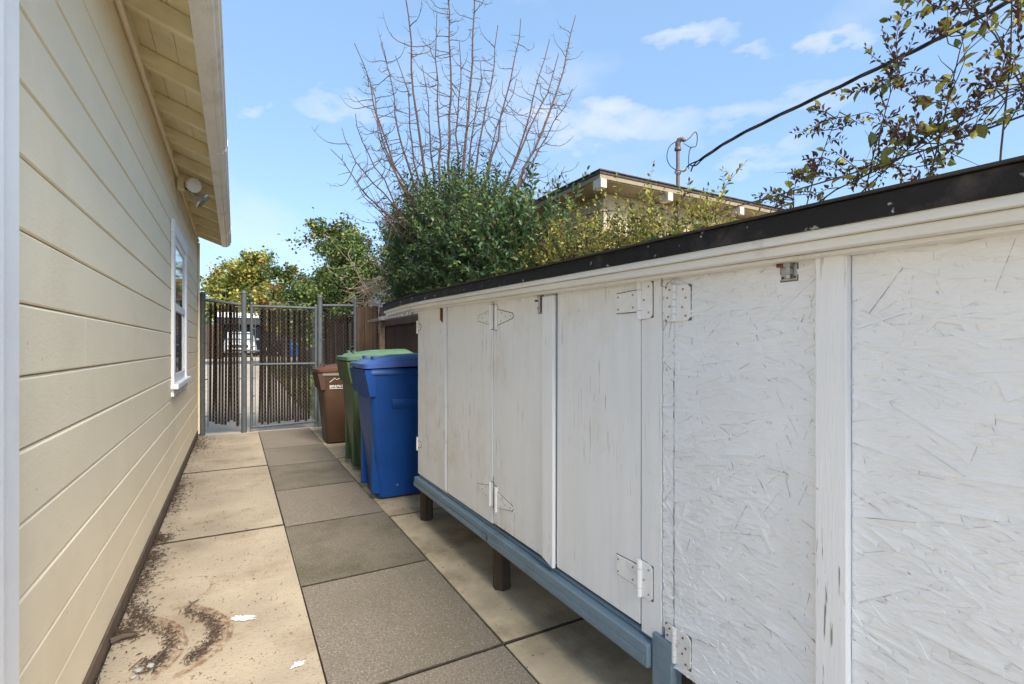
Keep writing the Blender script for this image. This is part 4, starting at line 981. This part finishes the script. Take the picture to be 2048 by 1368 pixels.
# pale dead brush in front of the small house beyond
random.seed(5)
db = thing('dead_brush', 'pale bare dead twigs between the green trees and the hedge', 'shrub', (2.62, 9.2, 0))
mb = MB(); 
for i in range(26):
    p = V3((2.5 + random.uniform(-.2, .35), 9.3 + random.uniform(-.5, .7), 1.3)); s = stem(p, (random.gauss(-.12, .28), random.gauss(0, .3), 1), random.uniform(.7, 1.9), 7, wob=.12)
    mb.tube(s, [.010 * (1 - .8 * k / 7) for k in range(8)], 5, cap=False)
    for q in s[2:]:
        for _ in range(2): mb.tube(stem(q, (random.gauss(0, 1), random.gauss(0, .6), random.gauss(.1, .6)), random.uniform(.15, .5), 4, wob=.25), [.0045, .004, .003, .002, .001], 4, cap=False)
mb.build('twigs', dry_twig, db)['kind'] = 'stuff'
mb = MB()
for i in range(5): mb.tube([(2.6, 9.2 + i * .05, -.03), (2.55 + i * .05, 9.2, 1.4)], [.02, .014], 6)
mb.build('stems', dry_twig, db)['kind'] = 'stuff'

# ------------------------------------------------------------------ trees far behind the gate
def tree(label, base, h, spread, leaf, n_cl, per, mats, probs, seed, trunk_r=.16, low=.35, name='broadleaf_tree'):
    random.seed(seed)
    root = thing(name, label, 'tree', base, 'trees beyond the gate')
    b = V3(base); tr = MB(); limbs = []
    tp = [b + V3((random.gauss(0, .05) * i, random.gauss(0, .05) * i, h * .55 * i / 5)) for i in range(6)]
    tr.tube(tp, [trunk_r * (1 - .5 * i / 5) for i in range(6)], 8)
    ends = []
    for i in range(9):
        p = tp[2 + i % 4]; a = i * 2.4 + random.random(); el = random.uniform(.35, 1.2)
        L = spread * random.uniform(.6, 1.05)
        s = stem(p, (math.cos(a), math.sin(a), el), L * 1.1, 6, wob=.16); tr.tube(s, [trunk_r * .45 * (1 - .8 * k / 6) for k in range(7)], 6, cap=False)
        for q in s[2:]:
            for _ in range(3):
                s2 = stem(q, (random.gauss(0, 1), random.gauss(0, 1), random.gauss(.5, .6)), L * random.uniform(.25, .6), 4, wob=.2); tr.tube(s2, [.03, .022, .016, .01, .005], 4, cap=False)
                ends += s2[1:]
    s = stem(tp[-1], (0, 0, 1), h * .42, 5, wob=.15); tr.tube(s, [.06, .05, .04, .03, .02, .01], 5, cap=False)
    for q in s[1:]:
        for _ in range(4): s2 = stem(q, (random.gauss(0, 1), random.gauss(0, 1), random.gauss(.3, .5)), spread * random.uniform(.25, .5), 4); tr.tube(s2, [.02, .015, .01, .008, .004], 4, cap=False); ends += s2[1:]
    tr.build('trunk', bark, root)
    ends = [e for e in ends if e.z > b.z + h * low * .6]
    cl = random.choices(ends, k=n_cl)
    C = np.array([tuple(c) for c in cl]); C = np.repeat(C, per, axis=0); n = len(C)
    sg = np.repeat(rng.uniform(.10, .30, n_cl), per)[:, None] * (spread / 3)
    P = C + rng.normal(0, 1, (n, 3)) * sg * np.array([1, 1, .8])
    D = rng.normal(0, 1, (n, 3)) + np.array([0, 0, .1])
    cm = rng.choice(len(mats), n_cl, p=probs); mi = np.where(rng.random(n) < .75, np.repeat(cm, per), rng.choice(len(mats), n, p=probs))
    o = leaf_mesh('crown', P, D, leaf * rng.uniform(.6, 1.3, n), mats, mi, root, leaf_geo(.7, .15, .1), root.location)
    return root
fl_y = mat('autumn_leaf_yellow', (.38, .35, .075), .6, .3, .8, translucent=.3)
fl_g = mat('tree_leaf_green', (.125, .175, .042), .55, .3, .8, translucent=.3)
fl_dg = mat('tree_leaf_deep', (.068, .112, .030), .55, .3, .8, translucent=.25)
tree('yellow green autumn tree far beyond the gate, behind the carport', (.4, 47, .55), 8.6, 3.6, .24, 700, 30, [fl_y, fl_g, leaf_o], [.62, .32, .06], 41, .25)
tree('small yellow tree lowest and leftmost beside the cream house corner', (-2.9, 45, .55), 5.2, 2.4, .20, 200, 24, [fl_y, fl_g], [.7, .3], 43, .16)
tree('orange tinged tree between the yellow tree and the green trees', (2.7, 34, .55), 5.2, 2.3, .18, 420, 28, [leaf_o, fl_y, fl_g], [.35, .35, .30], 47, .15)
tree('dense green tree standing over the right gate post', (2.7, 17.5, .15), 4.7, 1.8, .10, 700, 32, [fl_g, fl_dg, leaf_l], [.55, .35, .10], 53, .10)
tree('tallest dark green tree with dry brown tips behind the dead brush', (4.2, 20.5, .2), 6.1, 2.6, .115, 700, 34, [fl_dg, fl_g, leaf_b, fl_y], [.42, .24, .19, .15], 59, .13)
tree('dark bushy tree behind the dead twigs and the hedge', (5.2, 19.0, .2), 6.0, 1.9, .11, 560, 32, [fl_dg, fl_g, leaf_b], [.6, .25, .15], 61, .13)
tree('low dark tree closing the view far behind the carport', (6.5, 50, .55), 6.5, 4.2, .24, 380, 22, [fl_dg, fl_g], [.6, .4], 67, .2)
random.seed(71)
sh = hedge('garden_shrub', 'low green shrub beside the driveway just beyond the gate', [(1.45, 10.2, .25, .25, .6, .35)], 120, 73, .07, 16, [fl_g, leaf_l], [.6, .4], 10, r=.004)

# ------------------------------------------------------------------ small house, carport and cars beyond the gate
h2 = thing('small_house', 'small pale house with exposed rafter ends beyond the fence', 'house', (4.5, 13, 0))
box('wall', mat('pale_stucco', (.62, .57, .50), .9, .08, 2, bump=.3), h2, (3.75, 7.5, 9.5, 16.4, -.05, 3.0))
MB().prism([(3.35, 2.98), (3.35, 3.05), (5.6, 4.0), (7.9, 3.05), (7.9, 2.98), (5.6, 3.93)], 'y', 9.2, 16.6).build('roof', shingle, h2)
box('fascia', frame_wood, h2, (3.33, 3.349, 9.2, 16.6, 2.94, 3.05))
for i in range(12): box('rafter_end', cream_trim, h2, (3.36, 3.75, 9.5 + i * .6, 9.56 + i * .6, 2.88, 2.97))
w2 = box('window', white_paint, h2, (3.73, 3.749, 12.6, 13.5, 1.6, 2.5)); box('pane', glass, w2, (3.725, 3.7295, 12.66, 13.44, 1.66, 2.44))
cp = thing('carport', 'flat roofed dark carport with white roof edge beyond the gate', 'carport', (3.3, 42, .6))
box('roof', mat('dark_beam', (.035, .035, .04), .8), cp, (-1.2, 8.5, 39.6, 46, 2.75, 3.25))
box('roof_edge', white_paint, cp, (-1.2, 8.5, 39.5, 39.59, 3.2, 3.55), .01)
bw = mat('pale_blue_wall', (.34, .47, .60), .8, .06)
box('back_wall', bw, cp, (-1.0, 3.0, 45.5, 45.7, .55, 2.75)); box('side_wall', mat('brown_board_wall', (.07, .05, .04), .9, .2, 3), cp, (3.0, 8.4, 43.0, 43.2, .55, 2.75))
box('side_wall', bw, cp, (-1.1, -.98, 40, 45.5, .55, 2.75))
for xx in (-1.0, 1.6, 4.6, 8.3): box('post', bw if xx == 1.6 else white_paint, cp, (xx - .07, xx + .07, 39.7, 39.84, .55, 2.75))
box('wall_lamp', white_paint, cp, (4.0, 4.3, 42.85, 42.99, 2.1, 2.25), .02)
def car(label, loc, paint):
    t = thing('parked_car', label, 'car', loc, 'cars parked beyond the gate')
    ox, oy, oz = loc; W = .9
    low = []
    for yy, zb, zt_, w in ((0, .32, .72, .78), (.12, .24, .86, .86), (.9, .22, .98, W), (1.6, .22, 1.02, W), (3.3, .22, 1.02, W), (4.2, .26, .98, .87), (4.45, .34, .86, .80)):
        low.append([(ox - w, oy + yy, oz + zb + .06), (ox - w, oy + yy, oz + (zb + zt_) / 2), (ox - w * .93, oy + yy, oz + zt_), (ox + w * .93, oy + yy, oz + zt_), (ox + w, oy + yy, oz + (zb + zt_) / 2), (ox + w, oy + yy, oz + zb + .06), (ox + w * .9, oy + yy, oz + zb), (ox - w * .9, oy + yy, oz + zb)])
    MB().loft(low).build('body', paint, t, bevel=.03, smooth=True)
    cab = []
    for zz, y0, y1, w in ((1.0, 1.15, 4.1, .84), (1.3, 1.55, 3.95, .77), (1.52, 1.95, 3.7, .68), (1.56, 2.1, 3.55, .62)):
        cab.append([(ox - w, oy + y0, oz + zz), (ox + w, oy + y0, oz + zz), (ox + w, oy + y1, oz + zz), (ox - w, oy + y1, oz + zz)])
    MB().loft(cab).build('cabin', paint, t, bevel=.04, smooth=True)
    MB().add([(ox - .74, oy + 1.19, oz + 1.04), (ox + .74, oy + 1.19, oz + 1.04), (ox + .60, oy + 1.86, oz + 1.49), (ox - .60, oy + 1.86, oz + 1.49)], [(0, 1, 2, 3)]).build('windshield', glass, t)
    for s in (-1, 1):
        MB().add([(ox + s * .845, oy + 1.5, oz + 1.06), (ox + s * .845, oy + 3.8, oz + 1.06), (ox + s * .71, oy + 3.55, oz + 1.47), (ox + s * .71, oy + 2.05, oz + 1.47)], [(0, 1, 2, 3)]).build('side_window', glass, t)
        for yy in (.85, 3.55):
            wh = MB().tube([(ox + s * .72, oy + yy, oz + .33), (ox + s * .91, oy + yy, oz + .33)], .33, 20).build('wheel', rubber, t, smooth=True)
            MB().tube([(ox + s * .90, oy + yy, oz + .33), (ox + s * .925, oy + yy, oz + .33)], .2, 14).build('rim', galv, wh)
        MB().sphere((ox + s * .62, oy + .07, oz + .70), .13, 10, 6, .6).build('headlight', lampm, t, smooth=True)
        MB().box(ox + s * .98 - .08, ox + s * .98 + .08, oy + 1.45, oy + 1.6, oz + 1.02, oz + 1.16).build('mirror', paint, t, bevel=.02)
    MB().box(ox - .42, ox + .42, oy - .02, oy + .1, oz + .55, oz + .74).build('grille', rubber, t, bevel=.02)
    MB().box(ox - .70, ox + .70, oy - .03, oy + .1, oz + .34, oz + .46).build('bumper', rubber, t, bevel=.02)
car('white car parked head on in front of the pale blue carport wall', (.25, 34.0, .57), mat('white_car_paint', (.80, .80, .80), .25, .02))
car('dark red car parked under the carport right of the white car', (2.9, 37.2, .6), mat('dark_red_car_paint', (.09, .03, .03), .25, .05))
fb = thing('wheeled_bin', 'distant small blue bin standing by the carport beyond the gate', 'bin', (3.2, 33.5, .57))
MB().loft([rrect(3.2, 33.5, a, a, .06, .57 + z) for z, a in ((.0, .22), (.95, .29))]).build('body', blue_pl, fb, smooth=True)
MB().loft([rrect(3.2, 33.5, a, a, .06, .57 + z) for z, a in ((.955, .32), (1.0, .32), (1.05, .22))]).build('lid', blue_pl, fb, smooth=True)
bf = thing('boundary_fence', 'grey brown board fence along the right side of the driveway', 'fence', (2.6, 14, 0))
y = 8.3
while y < 25:
    MB().box(2.6, 2.62, y, y + .145, -.03 + rise(y), 1.75 + rise(y) + random.uniform(-.02, .02)).build('board', fence_wood, bf); y += .15
random.seed(90)
gm = MB()
for i in range(5200):
    x = random.uniform(1.2, 2.58); y = 8.35 + random.random() ** 1.6 * 14; h = random.uniform(.03, .10); a = random.random() * 6.28; z = rise(y) - .02
    dx, dy = math.cos(a) * .006, math.sin(a) * .006
    gm.add([(x - dx, y - dy, z), (x + dx, y + dy, z), (x + random.gauss(0, .02), y + random.gauss(0, .02), z + h)], [(0, 1, 2)])
go = gm.build('grass', [grass_m]); go['kind'] = 'stuff'; go['label'] = 'dry short grass strip beyond the gate'; go['category'] = 'grass'
lf = thing('board_fence', 'brown board fence far behind the narrow fence panel by the house', 'fence', (-4, 31, .5))
x = -9.0
while x < -.75: MB().box(x, x + .17, 31, 31.03, .5, 2.35 + random.uniform(-.02, .02)).build('board', fence_wood, lf); x += .175
hedge('garden_shrub', 'green bushes behind the far brown board fence', [(-4, 33.5, 2.2, 3, 1, 1.2)], 260, 77, .22, 6, [fl_g, fl_y], [.6, .4], 10, r=.008, lmin=.4, lmax=.9)
